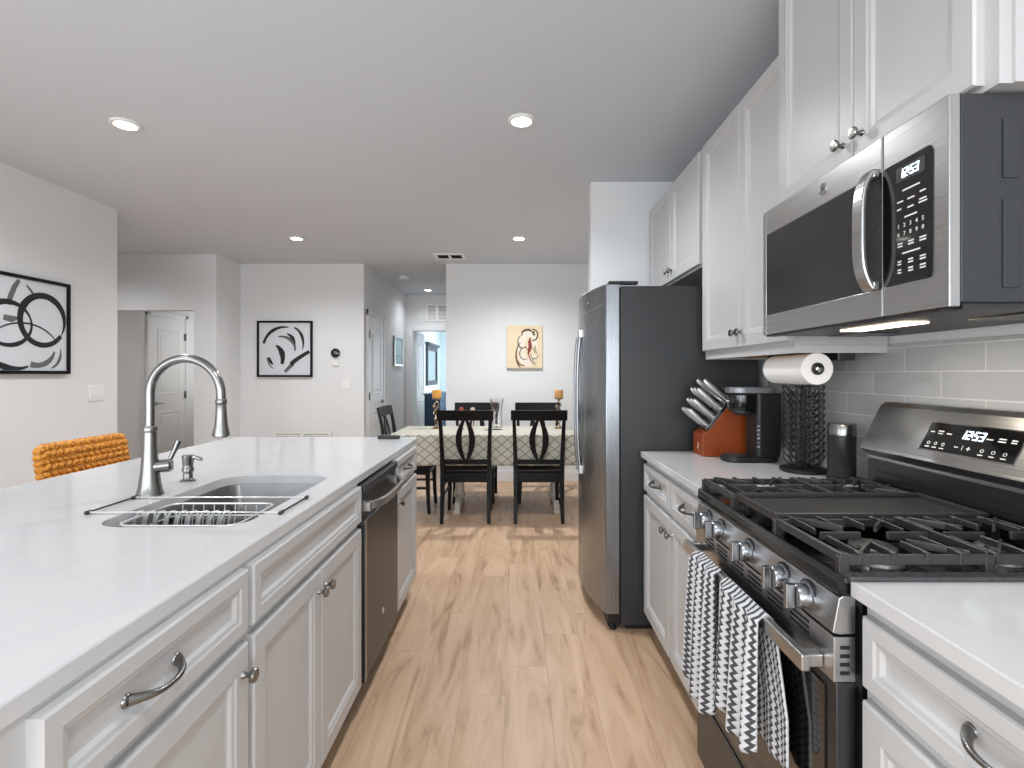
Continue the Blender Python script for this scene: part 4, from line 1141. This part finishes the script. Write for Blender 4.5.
# ------------------------------------------------------------------ woven counter stool behind the island
def weave():
    m, nt, p = nt_of('woven_seagrass')
    tc = N(nt, 'ShaderNodeTexCoord')
    nz = N(nt, 'ShaderNodeTexNoise', i_Scale=70.0, i_Detail=4.0)
    nt.links.new(tc.outputs['Object'], nz.inputs['Vector'])
    r = N(nt, 'ShaderNodeValToRGB'); e = r.color_ramp.elements
    e[0].position = 0.3; e[0].color = lin(150, 84, 18); e[1].position = 0.68; e[1].color = lin(226, 158, 56)
    nt.links.new(nz.outputs['Fac'], r.inputs[0]); nt.links.new(r.outputs[0], p.inputs['Base Color'])
    p.inputs['Roughness'].default_value = 0.6
    bu = N(nt, 'ShaderNodeBump', i_Strength=0.5, i_Distance=0.003); nt.links.new(nz.outputs['Fac'], bu.inputs['Height']); nt.links.new(bu.outputs[0], p.inputs['Normal'])
    return m
WEAVE = weave()
def stool():
    x, y = -2.02, 2.67
    t = thing('counter_stool', 'woven orange-brown seagrass counter stool behind the island', 'stool', (x, y, 0))
    LEGW = mat('dark_brown_wood', (70, 46, 30), 0.4, nscale=25, namt=0.1, stretch=(1, 1, 6))
    for sx in (-1, 1):
        for sy in (-1, 1):
            MB().loft([[(x + sx * (0.17 + 0.03 * (1 - z / 0.6)) + a * w, y + sy * (0.20 + 0.02 * (1 - z / 0.6)) + b * w, z) for a, b in ((-1, -1), (1, -1), (1, 1), (-1, 1))] for z, w in ((0, 0.014), (0.60, 0.020))]).build('leg', LEGW, t)
    m = MB()
    for z in (0.20,):
        m.tube([(x + sx * 0.19, y + sy * 0.213, z) for sx, sy in ((-1, -1), (1, -1), (1, 1), (-1, 1))], 0.010, 8, closed=True)
    m.build('footrest', LEGW, t, smooth=True)
    s = MB().prism(rrect(x - 0.21, x + 0.21, y - 0.24, y + 0.24, 0.05, 5), 'z', 0.6005, 0.655); s.build('seat', WEAVE, t, bevel=0.012)
    # back: rows of chunky braid running sideways over a slab, leaning away from the island
    b = MB()
    def P(v, z, d):  # v along y -0.5..0.5
        return (x - 0.195 - 0.16 * (z - 0.64) + d, y + v, z)
    hw = 0.262
    core = [[P(v, z, d) for v, z in ((-hw + 0.012, 0.656), (hw - 0.012, 0.656), (hw - 0.012, 0.938), (-hw + 0.012, 0.938))] for d in (-0.014, 0.014)]
    b.loft(core)
    nrow = 9
    for side in (1, -1):
        for r_ in range(nrow):
            z = 0.672 + r_ * 0.0300
            nseg = 14; L = 2 * hw / nseg
            for k in range(nseg):
                v0 = -hw + k * L
                up = 1 if (r_ % 2 == 0) else -1
                b.lathe([(0.002, 0), (0.010, 0.006), (0.0135, 0.020), (0.011, 0.034), (0.002, 0.044)], P(v0, z - up * 0.009, side * (0.014)), (side * 0.12, 1.0, up * 0.62), 7)
    # thick wrapped border along the top and sides
    path = [P(-hw, 0.66, 0), P(-hw, 0.922, 0), P(-hw + 0.02, 0.945, 0), P(hw - 0.02, 0.945, 0), P(hw, 0.922, 0), P(hw, 0.66, 0)]
    dense = []
    for p, q in zip(path, path[1:]):
        p = Vector(p); q = Vector(q); n = max(1, int((q - p).length / 0.008))
        dense += [p.lerp(q, k / n) for k in range(n)]
    dense.append(Vector(path[-1]))
    b.tube(dense, [0.0195 + 0.004 * math.sin(i * 1.7) for i in range(len(dense))], 9)
    b.build('back', WEAVE, t, smooth=True)
stool()

# ------------------------------------------------------------------ dining table, cloth, chairs
TX0, TX1, TY0, TY1 = -1.125, 0.545, 4.545, 5.30
TABW = mat('cream_painted_wood', (214, 208, 198), 0.5, nscale=20, namt=0.03)
t = thing('dining_table', 'cream dining table under the lattice print cloth', 'table', ((TX0 + TX1) / 2, 4.90, 0))
MB().box(TX0 + 0.02, TX1 - 0.02, TY0 + 0.02, TY1 - 0.02, 0.715, 0.750).build('tabletop', TABW, t, bevel=0.004)
ap = MB()
for a in ((TX0 + 0.1, TX1 - 0.1, TY0 + 0.09, TY0 + 0.11), (TX0 + 0.1, TX1 - 0.1, TY1 - 0.11, TY1 - 0.09), (TX0 + 0.1, TX0 + 0.12, TY0 + 0.11, TY1 - 0.11), (TX1 - 0.12, TX1 - 0.1, TY0 + 0.11, TY1 - 0.11)): ap.box(*a, 0.63, 0.7145)
ap.build('apron', TABW, t)
for px in (-0.55, 0.38):
    MB().lathe([(0.055, 0.10), (0.060, 0.13), (0.045, 0.18), (0.040, 0.30), (0.062, 0.42), (0.040, 0.52), (0.055, 0.60), (0.055, 0.63)], (px, 4.992, 0), seg=20).build('pedestal', TABW, t, smooth=True)
    ft = MB()
    for s in (-1, 1):
        ft.loft([[(px - 0.03, 4.992 + s * d, z0), (px + 0.03, 4.992 + s * d, z0), (px + 0.026, 4.992 + s * d, z1), (px - 0.026, 4.992 + s * d, z1)] for d, z0, z1 in ((0.0, 0.085, 0.16), (0.10, 0.06, 0.125), (0.18, 0.015, 0.08), (0.22, 0.0, 0.045), (0.25, 0.0, 0.03))])
    ft.build('foot', TABW, t, bevel=0.004)

def tablecloth():
    m = MB(); z = 0.7575; drop = 0.27
    base = rrect(TX0, TX1, TY0, TY1, 0.03, 4)
    # dense outline
    out = []
    n = len(base)
    for i in range(n):
        p = Vector(base[i]); q = Vector(base[(i + 1) % n]); k = max(1, int((q - p).length / 0.02))
        out += [p.lerp(q, s / k) for s in range(k)]
    n = len(out); per = [0.0]
    for i in range(n): per.append(per[-1] + (out[(i + 1) % n] - out[i]).length)
    cx, cy = (TX0 + TX1) / 2, (TY0 + TY1) / 2
    rings = []
    levels = [(0.0, 0.004), (0.003, -0.002), (0.006, -0.008)] + [(0.006 + 0.018 * (k / 8) ** 0.8, -drop * k / 8) for k in range(1, 9)]
    for off, dz in levels:
        ring = []
        for i, p in enumerate(out):
            tn = (out[(i + 1) % n] - out[i - 1]).normalized(); nr = Vector((tn.y, -tn.x))
            f = max(0, -dz) / drop
            wv = 0.008 * f * math.sin(per[i] * 21 + 1.3 * math.sin(per[i] * 5)) 
            ring.append(m.bm.verts.new((p.x + nr.x * (off + wv), p.y + nr.y * (off + wv), z + min(dz, 0.0))))
        rings.append(ring)
    # top
    f = m.face(rings[0])
    for l in f.loops: l[m.uv].uv = (l.vert.co.x, l.vert.co.y)
    for a, (ra, rb) in enumerate(zip(rings, rings[1:])):
        for i in range(n):
            j = (i + 1) % n
            q = m.face([ra[i], ra[j], rb[j], rb[i]])
            for l, (pp, lv) in zip(q.loops, ((per[i], a), (per[i + 1], a), (per[i + 1], a + 1), (per[i], a + 1))):
                l[m.uv].uv = (pp, levels[lv][1])
    o = m.build('tablecloth', CLOTH, smooth=True, solid=0.003)
    tag(o, 'cream tablecloth with grey lattice print draped over the dining table', 'tablecloth')
tablecloth()

def make_chair(label):
    t = thing('dining_chair', label, 'chair', (0, 0, 0), 'black dining chairs around the table')
    B = CHAIRBLACK
    def post(sx):
        st = [(0.0, -0.240, 0.205), (0.22, -0.205, 0.203), (0.44, -0.190, 0.203), (0.60, -0.198, 0.206), (0.80, -0.225, 0.213), (0.905, -0.246, 0.217)]
        MB().loft([[(sx * px + a * w, py + b * d, z) for a, b in ((-1, -1), (1, -1), (1, 1), (-1, 1))] for (z, py, px), w, d in zip(st, (0.015, 0.018, 0.020, 0.018, 0.016, 0.015), (0.016, 0.020, 0.022, 0.019, 0.015, 0.013))]).build('rear_leg', B, t, bevel=0.003)
    def leg(sx):
        st = [(0.0, 0.205, 0.198), (0.12, 0.196, 0.192), (0.30, 0.190, 0.188), (0.435, 0.190, 0.188)]
        MB().loft([[(sx * px + a * w, py + b * w, z) for a, b in ((-1, -1), (1, -1), (1, 1), (-1, 1))] for (z, py, px), w in zip(st, (0.014, 0.016, 0.019, 0.021))]).build('front_leg', B, t, bevel=0.003)
    for s in (-1, 1): post(s); leg(s)
    # seat: slightly dished board with rounded edges
    o = [(-0.215, -0.20), (0.215, -0.20), (0.228, 0.10), (0.222, 0.215), (0.19, 0.235), (-0.19, 0.235), (-0.222, 0.215), (-0.228, 0.10)]
    MB().loft([[(px * s, py * s, z) for px, py in o] for s, z in ((0.985, 0.4365), (1.0, 0.443), (1.0, 0.456), (0.985, 0.462), (0.90, 0.4605), (0.5, 0.454))]).build('seat', B, t, smooth=True)
    ap = MB().box(-0.183, 0.183, -0.205, -0.187, 0.352, 0.436).box(-0.167, 0.167, 0.182, 0.20, 0.365, 0.436)
    for s in (-1, 1): ap.box(s * 0.195 - 0.009, s * 0.195 + 0.009, -0.168, 0.169, 0.365, 0.436)
    ap.build('apron', B, t)
    for s in (-1, 1): MB().box(s * 0.195 - 0.008, s * 0.195 + 0.008, -0.190, 0.180, 0.230, 0.250).build('stretcher', B, t)
    for s in (-1, 1): MB().box(s * 0.195 - 0.008, s * 0.195 + 0.008, -0.190, 0.180, 0.312, 0.330).build('stretcher', B, t)
    # top rail, gently curved
    n = 12
    def rail(name, z0, z1, hw, yb0, yb1, curve, th):
        loops = []
        for k in range(n + 1):
            u = k / n * 2 - 1; dy = -curve * (1 - u * u)
            loops.append([(u * hw, yb0 + dy - th, z0), (u * hw, yb0 + dy + th, z0), (u * hw, yb1 + dy + th, z1), (u * hw, yb1 + dy - th, z1)])
        return MB().loft(loops).build(name, B, t, bevel=0.004)
    rail('top_rail', 0.897, 0.988, 0.245, -0.243, -0.263, 0.018, 0.011)
    rail('lower_rail', 0.510, 0.552, 0.190, -0.193, -0.196, 0.0, 0.010)
    for s in (-1, 1):
        loops = []
        for k in range(15):
            v = k / 14; z = 0.548 + v * 0.353
            bul = math.sin(PI * v) ** 0.85
            c = s * (0.012 + 0.047 * bul); w = 0.013 + 0.013 * bul
            y = -0.199 - 0.062 * v ** 1.2
            loops.append([(c - w, y - 0.006, z), (c + w, y - 0.006, z), (c + w, y + 0.006, z), (c - w, y + 0.006, z)])
        MB().loft(loops).build('back_slat', B, t, smooth=True)
    return t
ch = make_chair('black dining chair seen from behind, the left one of the two near chairs')
ch.location = (-0.440, 4.665, 0)
CG = 'black dining chairs around the table'
copy_thing(ch, (0.200, 4.665, 0), 0, 'black dining chair seen from behind, the right one of the two, beside the refrigerator', CG)
copy_thing(ch, (-0.425, 5.32, 0), PI, 'black dining chair on the far side, behind the left near chair', CG)
copy_thing(ch, (0.235, 5.32, 0), PI, 'black dining chair on the far side, behind the right near chair', CG)
copy_thing(ch, (-1.01, 4.93, 0), -PI / 2, 'black dining chair at the left head of the table, partly hidden by the island', CG)

# candle holders, vase, figurines
CANDLE = mat('ochre_wax', (222, 160, 70), 0.5, nscale=45, namt=0.12)
CANDLE2 = mat('tan_wax', (205, 150, 92), 0.5, nscale=45, namt=0.12)
MERC = mat('antique_silver', (176, 160, 138), 0.22, 1.0, nscale=60, namt=0.15)
BRONZE = mat('aged_bronze', (120, 92, 62), 0.35, 1.0, nscale=60, namt=0.15)
TZ = 0.7600
def candle(x, y, label, clabel, wax):
    t = thing('candle_holder', label, 'candle holder', (x, y, TZ))
    MB().lathe([(0.050, 0), (0.050, 0.006), (0.030, 0.016), (0.016, 0.030), (0.012, 0.045)], (x, y, TZ), seg=24).build('base', MERC, t, smooth=True)
    for sg, ph in ((1, 0), (1, PI)):
        pts = [(x + 0.026 * math.sin(k / 24 * 2 * PI * 1.5 + ph) * math.sin(PI * k / 24) ** 0.5, y + 0.026 * math.cos(k / 24 * 2 * PI * 1.5 + ph) * math.sin(PI * k / 24) ** 0.5, TZ + 0.044 + k / 24 * 0.235) for k in range(25)]
        MB().tube(pts, 0.006, 8).build('twisted_stem', BRONZE if ph else MERC, t, smooth=True)
    for z in (0.10, 0.16, 0.22):
        MB().lathe([(0.0, -0.02), (0.013, -0.01), (0.018, 0), (0.013, 0.01), (0, 0.02)], (x - 0.012 + 0.01 * math.sin(z * 80), y - 0.014, TZ + z), seg=12).build('bead', MERC if z != 0.16 else BRONZE, t, smooth=True)
    MB().lathe([(0.010, 0), (0.020, 0.010), (0.046, 0.020), (0.050, 0.026), (0.046, 0.028), (0, 0.0275)], (x, y, TZ + 0.277), seg=24).build('cup', MERC, t, smooth=True)
    c = thing('pillar_candle', clabel, 'candle', (x, y, TZ + 0.3055))
    MB().lathe([(0.043, 0), (0.044, 0.004), (0.044, 0.070), (0.041, 0.078), (0.030, 0.074), (0, 0.070)], (x, y, TZ + 0.3055), seg=26).build('wax', wax, c, smooth=True)
    MB().cyl((x, y, TZ + 0.373), (x + 0.002, y, TZ + 0.392), 0.0018, seg=6).build('wick', INK, c)
candle(-0.785, 5.05, 'ornate silver and bronze candle holder at the left end of the table', 'yellow ochre pillar candle at the left end of the table', CANDLE)
candle(0.425, 5.05, 'ornate silver and bronze candle holder at the right end of the table', 'tan pillar candle at the right end, nearer the refrigerator', CANDLE2)

def vase():
    x, y = -0.187, 4.98
    t = thing('glass_vase', 'clear square waisted glass vase with etched brown sprig on the table', 'vase', (x, y, TZ))
    G = glass('clear_glass', (0.93, 0.92, 0.92), 0.08)
    H = 0.300
    out = [(0.056, 0.0), (0.055, 0.03), (0.049, 0.09), (0.046, 0.15), (0.051, 0.22), (0.063, 0.275), (0.069, H)]
    ins = [(0.064, H), (0.058, 0.275), (0.046, 0.22), (0.041, 0.15), (0.044, 0.09), (0.049, 0.03), (0.047, 0.02)]
    m = MB(); m.loft([[(x + px, y + py, TZ + z) for px, py in rrect(-r, r, -r, r, r * 0.35, 4)] for r, z in out + ins])
    m.build('vessel', G, t, smooth=True)
    s = MB(); random.seed(4)
    for k in range(4):
        pts = [(x - 0.03 + 0.01 * k + 0.012 * math.sin(u * 5 + k), y - 0.044 - 0.02 * abs(u - 0.45) , TZ + 0.08 + 0.19 * u) for u in [i / 10 for i in range(11)]]
        s.tube(pts, 0.0012, 5)
        for i in range(3, 11, 2):
            p = Vector(pts[i]); s.lathe([(0.0, -0.009), (0.004, 0), (0.0, 0.009)], p + Vector((0.004, 0, 0.004)), (0.6 if i % 4 else -0.6, 0, 0.8), 6)
    s.build('etched_sprig', BRONZE, t)
vase()
for x, col, lab in ((-0.535, (150, 66, 40), 'small reddish brown ornament on the table, half hidden by the left near chair'), (-0.425, (206, 186, 172), 'small pale ornament on the table, half hidden by the left near chair')):
    t = thing('ornament', lab, 'ornament', (x, 5.0, TZ), 'small ornaments on the table')
    cm = mat('glazed_ceramic', col, 0.25, nscale=40, namt=0.08)
    MB().lathe([(0.026, 0), (0.026, 0.006), (0.010, 0.014), (0.007, 0.06), (0.007, 0.15), (0.012, 0.17)], (x, 5.0, TZ), seg=18).build('body', cm, t, smooth=True)
    MB().lathe([(0.010, 0), (0.020, 0.008), (0.024, 0.022), (0.018, 0.038), (0, 0.046)], (x, 5.0, TZ + 0.170), seg=16).build('head', cm, t, smooth=True)

# ------------------------------------------------------------------ wall art
def brush(m, pts, d, map_, mi):
    """flat painted stroke: pts = (u, v, width)"""
    m.mi = mi; n = len(pts); L = []; R = []
    for i, (u, v, w) in enumerate(pts):
        a = pts[max(i - 1, 0)]; b = pts[min(i + 1, n - 1)]
        tx, ty = b[0] - a[0], b[1] - a[1]; l = math.hypot(tx, ty) or 1
        nx, ny = -ty / l, tx / l
        cl = lambda q: min(max(q, 0.004), 0.996)
        L.append(m.bm.verts.new(map_(cl(u + nx * w / 2), cl(v + ny * w / 2), d))); R.append(m.bm.verts.new(map_(cl(u - nx * w / 2), cl(v - ny * w / 2), d)))
    for i in range(n - 1): m.face([L[i], L[i + 1], R[i + 1], R[i]])
    m.mi = 0

def ell(cx, cy, rx, ry, a0, a1, w0, wm, w1, n=28, rot=0):
    out = []
    for k in range(n + 1):
        q = k / n; a = math.radians(a0 + (a1 - a0) * q); w = (w0 * (1 - q) + w1 * q) * abs(1 - 2 * q) + wm * (1 - abs(1 - 2 * q))
        x, y = rx * math.cos(a), ry * math.sin(a); r = math.radians(rot)
        out.append((cx + x * math.cos(r) - y * math.sin(r), cy + x * math.sin(r) + y * math.cos(r), w))
    return out

def framed(name, label, map_, strokes, frame_mat, fw=0.03, canvas=None, cat='picture'):
    """map_(u,v,d): picture coordinates 0..1 to world, d = distance off the wall"""
    t = thing(name, label, cat, map_(0.5, 0.0, 0.0))
    fr = MB()
    for (u0, u1, v0, v1) in ((0, 1, 0, fw), (0, 1, 1 - fw, 1), (0, fw, fw, 1 - fw), (1 - fw, 1, fw, 1 - fw)):
        fr.loft([[map_(u0, v0, d), map_(u1, v0, d), map_(u1, v1, d), map_(u0, v1, d)] for d in (0.0008, 0.030)])
    fr.build('frame', frame_mat, t)
    c = MB(); e = fw
    mm = lambda u, v, d: map_(e + u * (1 - 2 * e), e + v * (1 - 2 * e), d)
    c.loft([[mm(0, 0, d), mm(1, 0, d), mm(1, 1, d), mm(0, 1, d)] for d in (0.004, 0.018)])
    for i, (mi, pts) in enumerate(strokes): brush(c, pts, 0.0185 + 0.00025 * i, mm, mi)
    c.build('canvas', [canvas or CANVAS, INK, INKGREY], t, recalc=False)
    return t
# left wall: interlaced rings
m1 = lambda u, v, d: (-3.2595 + d, 3.050 + u * 0.650, 1.300 + v * 0.648)
framed('framed_picture', 'black framed square picture of interlocking black rings on left wall', m1, [
    (2, [(0.30, 0.70, 0.05), (0.33, 0.80, 0.06), (0.37, 0.90, 0.055), (0.42, 0.98, 0.04)]), (2, [(0.50, 0.94, 0.02), (0.56, 0.88, 0.03), (0.62, 0.80, 0.01)]), (2, [(0.25, 0.56, 0.06), (0.34, 0.55, 0.07), (0.42, 0.57, 0.02)]),
    (1, ell(0.70, 0.57, 0.27, 0.28, 150, 325, 0.075, 0.06, 0.05, 40)), (1, ell(0.70, 0.57, 0.27, 0.28, 155, -35, 0.085, 0.075, 0.008, 40)),
    (1, ell(0.30, 0.50, 0.26, 0.23, 20, 200, 0.02, 0.065, 0.03, 30)), (1, ell(0.30, 0.50, 0.26, 0.23, 200, 380, 0.02, 0.05, 0.02, 30)), (1, ell(0.48, 0.20, 0.42, 0.32, 30, 150, 0.012, 0.02, 0.012, 30)),
    (1, ell(0.38, 0.22, 0.28, 0.20, 190, 300, 0.02, 0.07, 0.02, 26)), (2, ell(0.62, 0.26, 0.22, 0.20, 250, 350, 0.07, 0.06, 0.02, 24)), (2, ell(0.74, 0.22, 0.18, 0.20, 290, 370, 0.02, 0.04, 0.01, 20)),
], CHAIRBLACK, 0.035)
m2 = lambda u, v, d: (-3.136 + u * 0.668, 6.1995 - d, 1.264 + v * 0.680)
framed('framed_picture', 'black framed square picture of loose black brush strokes beside the thermostat', m2, [
    (1, ell(0.50, 0.52, 0.42, 0.40, 168, 80, 0.05, 0.065, 0.02, 26)), (1, ell(0.62, 0.60, 0.24, 0.32, 75, -20, 0.03, 0.06, 0.015, 22)),
    (2, ell(0.42, 0.50, 0.28, 0.24, 100, -10, 0.02, 0.075, 0.03, 24)), (1, ell(0.48, 0.56, 0.22, 0.24, 75, 5, 0.02, 0.07, 0.02, 18)),
    (1, ell(0.26, 0.32, 0.20, 0.26, 70, -25, 0.03, 0.115, 0.06, 20)), (1, ell(0.34, 0.42, 0.16, 0.24, 200, 245, 0.05, 0.06, 0.02, 10)), (2, ell(0.32, 0.40, 0.17, 0.28, 195, 260, 0.03, 0.03, 0.01, 12)),
    (2, [(0.50 + 0.16 * k / 8, 0.06 + 0.16 * k / 8, 0.06 + 0.02 * k / 8) for k in range(9)]), (1, [(0.62 + 0.36 * k / 10, 0.20 + 0.25 * (k / 10) ** 0.8, 0.085 - 0.02 * k / 10) for k in range(11)]),
], CHAIRBLACK, 0.035)
# small print in the hallway
m3 = lambda u, v, d: (-1.8495 + d, 7.66 + u * 0.56, 1.425 + v * 0.45)
tt = framed('framed_print', 'small silver framed pale teal print on the hallway wall', m3, [(2, [(0.05 + 0.9 * k / 10, 0.42 + 0.05 * math.sin(k), 0.03) for k in range(11)]), (1, [(0.1 + 0.8 * k / 10, 0.30 + 0.04 * math.cos(k), 0.05) for k in range(11)])], NICKEL, 0.06, mat('pale_teal_print', (186, 214, 220), 0.7, nscale=6, namt=0.1))
for c_ in tt.children:
    if c_.name.startswith('canvas'):
        c_.data.materials[1] = mat('teal_wash', (120, 176, 190), 0.8, nscale=20, namt=0.1); c_.data.materials[2] = mat('sand_wash', (214, 206, 180), 0.8, nscale=20, namt=0.1)
# unframed abstract canvas over the table
def canvas_art():
    x0, x1, z0, z1 = -0.110, 0.318, 1.373, 1.884; Y = 6.1995
    t = thing('canvas_painting', 'unframed beige abstract canvas with red and black marks above the dining table', 'painting', ((x0 + x1) / 2, Y - 0.02, z0))
    mp = lambda u, v, d: (x0 + u * (x1 - x0), Y - d, z0 + v * (z1 - z0))
    CREAM = mat('beige_canvas', (222, 204, 172), 0.85, nscale=9, namt=0.05, bump=0.2)
    RED = mat('dark_red_paint', (132, 46, 40), 0.7, nscale=40, namt=0.2); UMB = mat('umber_paint', (92, 72, 54), 0.75, nscale=40, namt=0.2); GRN = mat('sage_paint', (150, 148, 118), 0.75, nscale=40, namt=0.15); OFF = mat('off_white_paint', (224, 214, 200), 0.8)
    c = MB(); c.loft([[mp(0, 0, d), mp(1, 0, d), mp(1, 1, d), mp(0, 1, d)] for d in (0.0005, 0.038)])
    S = [(5, ell(0.60, 0.46, 0.20, 0.34, 0, 330, 0.16, 0.2, 0.16, 24)),
         (3, ell(0.58, 0.80, 0.16, 0.10, 200, 20, 0.03, 0.06, 0.03, 20)), (3, ell(0.74, 0.78, 0.13, 0.13, 100, -100, 0.03, 0.04, 0.03, 16)), (1, ell(0.78, 0.82, 0.03, 0.04, 90, 300, 0.03, 0.05, 0.02, 10)),
         (3, ell(0.44, 0.62, 0.13, 0.15, 110, 320, 0.02, 0.035, 0.02, 20)), (3, ell(0.50, 0.30, 0.24, 0.34, 120, 260, 0.02, 0.05, 0.015, 24)), (3, ell(0.50, 0.34, 0.14, 0.14, 60, 300, 0.015, 0.03, 0.015, 20)),
         (2, [(0.66, 0.72, 0.03), (0.64, 0.62, 0.09), (0.66, 0.52, 0.10), (0.63, 0.42, 0.09), (0.60, 0.33, 0.04)]), (2, [(0.58, 0.42, 0.03), (0.64, 0.50, 0.05), (0.74, 0.46, 0.02)]), (2, [(0.60, 0.34, 0.03), (0.66, 0.20, 0.03), (0.74, 0.08, 0.015)]),
         (4, [(0.80, 0.52, 0.03), (0.78, 0.42, 0.07), (0.84, 0.34, 0.04)]), (4, [(0.68, 0.30, 0.02), (0.74, 0.18, 0.05), (0.80, 0.06, 0.03)]), (4, ell(0.78, 0.30, 0.10, 0.08, 150, 370, 0.03, 0.04, 0.02, 14)),
         (1, [(0.60, 0.88, 0.02), (0.63, 0.92, 0.03), (0.66, 0.90, 0.02)]), (3, [(0.30, 0.18, 0.02), (0.36, 0.08, 0.04), (0.50, 0.05, 0.015)])]
    for i, (mi, pts) in enumerate(S): brush(c, pts, 0.0384 + 0.0002 * i, mp, mi)
    c.build('canvas', [CREAM, INK, RED, UMB, GRN, OFF], t, recalc=False)
canvas_art()

# ------------------------------------------------------------------ thermostat, switches
t = thing('thermostat', 'round black wall thermostat right of the square framed art', 'thermostat', (-2.19, 6.19, 1.50))
MB().lathe([(0.053, 0), (0.055, 0.004), (0.055, 0.020), (0.050, 0.024), (0, 0.025)], (-2.19, 6.1995, 1.555), (0, -1, 0), 30).build('dial', GLOSSBLACK, t, smooth=True)
m = MB().text('72', 0.036, (-2.19, 6.1738, 1.557), (1, 0, 0), (0, 0, 1), 0.0003); m.build('readout', LABELW, t)
tag(MB().box(-2.235, -2.155, 6.178, 6.1995, 1.400, 1.470).build('wall_sensor', WHITEPL, bevel=0.006), 'small white sensor box on wall just below the round thermostat', 'sensor')
def switch(label, map_, gangs, w, h, cat='light switch'):
    t = thing('light_switch', label, cat, map_(0.5, 0, 0))
    MB().loft([[map_(u, v, d) for u, v in ((e, e), (1 - e, e), (1 - e, 1 - e), (e, 1 - e))] for d, e in ((0.0004, 0), (0.004, 0.0), (0.006, 0.03))]).build('plate', WHITEPL, t)
    for g in range(gangs):
        c0 = (g + 0.5) / gangs; hw_ = 0.017 / w
        MB().loft([[map_(c0 - hw_, 0.22, 0.0062), map_(c0 + hw_, 0.22, 0.0062), map_(c0 + hw_, 0.78, 0.0062), map_(c0 - hw_, 0.78, 0.0062)], [map_(c0 - hw_, 0.22, 0.012), map_(c0 + hw_, 0.22, 0.012), map_(c0 + hw_, 0.78, 0.008), map_(c0 - hw_, 0.78, 0.008)]]).build('rocker', TRIM, t)
switch('white triple light switch on left wall below the framed rings picture', lambda u, v, d: (-3.2595 + d, 3.885 + u * 0.15, 1.09 + v * 0.125), 3, 0.15, 0.125)
switch('white double light switch on wall below the thermostat', lambda u, v, d: (-2.12 + u * 0.12, 6.1995 - d, 1.11 + v * 0.122), 2, 0.12, 0.122)

# ------------------------------------------------------------------ bedroom seen through the open door
NAVY = mat('navy_blue_paint', (30, 58, 84), 0.4, nscale=30, namt=0.05)
def dresser():
    x0, x1, y0, y1 = -1.945, -1.60, 10.75, 12.1
    t = thing('dresser', 'navy blue dresser standing in the bedroom beyond the hallway', 'dresser', ((x0 + x1) / 2, (y0 + y1) / 2, 0))
    MB().box(x0, x1 - 0.02, y0, y1, 0.08, 0.86).build('body', NAVY, t, bevel=0.004)
    MB().box(x0, x1 + 0.005, y0 - 0.015, y1 + 0.015, 0.8605, 0.885).build('top', NAVY, t, bevel=0.004)
    for sx in (x0 + 0.02, x1 - 0.06):
        for sy in (y0 + 0.02, y1 - 0.06): MB().box(sx, sx + 0.04, sy, sy + 0.04, 0, 0.0795).build('foot', NAVY, t)
    for r in range(3):
        for c in range(2):
            a = y0 + 0.02 + c * 0.665; z = 0.10 + r * 0.253
            d = MB().front(x1 - 0.02, 1, a, a + 0.645, z, z + 0.24, 0.03).build('drawer', NAVY, t)
            knob(d, (x1 - 0.012, a + 0.32, z + 0.12), 1)
dresser()
t = thing('wall_mirror', 'dark framed mirror with a cornice above the navy dresser', 'mirror', (-1.93, 11.7, 1.05))
DARKW = mat('dark_stained_wood', (58, 60, 64), 0.4, nscale=20, namt=0.1, stretch=(1, 1, 5))
f = MB()
for a in ((11.0, 11.1, 1.05, 1.93), (12.3, 12.4, 1.05, 1.93), (11.1, 12.3, 1.05, 1.15), (11.1, 12.3, 1.83, 1.93)): f.box(-1.949, -1.905, a[0], a[1], a[2], a[3])
f.build('frame', DARKW, t)
MB().box(-1.949, -1.86, 10.95, 12.45, 1.9305, 1.99).build('cornice', DARKW, t, bevel=0.01)
MB().box(-1.949, -1.925, 11.1005, 12.2995, 1.1505, 1.8295).build('glass', mat('mirror_glass', (225, 230, 232), 0.05, 1.0, nscale=5, namt=0.01), t)
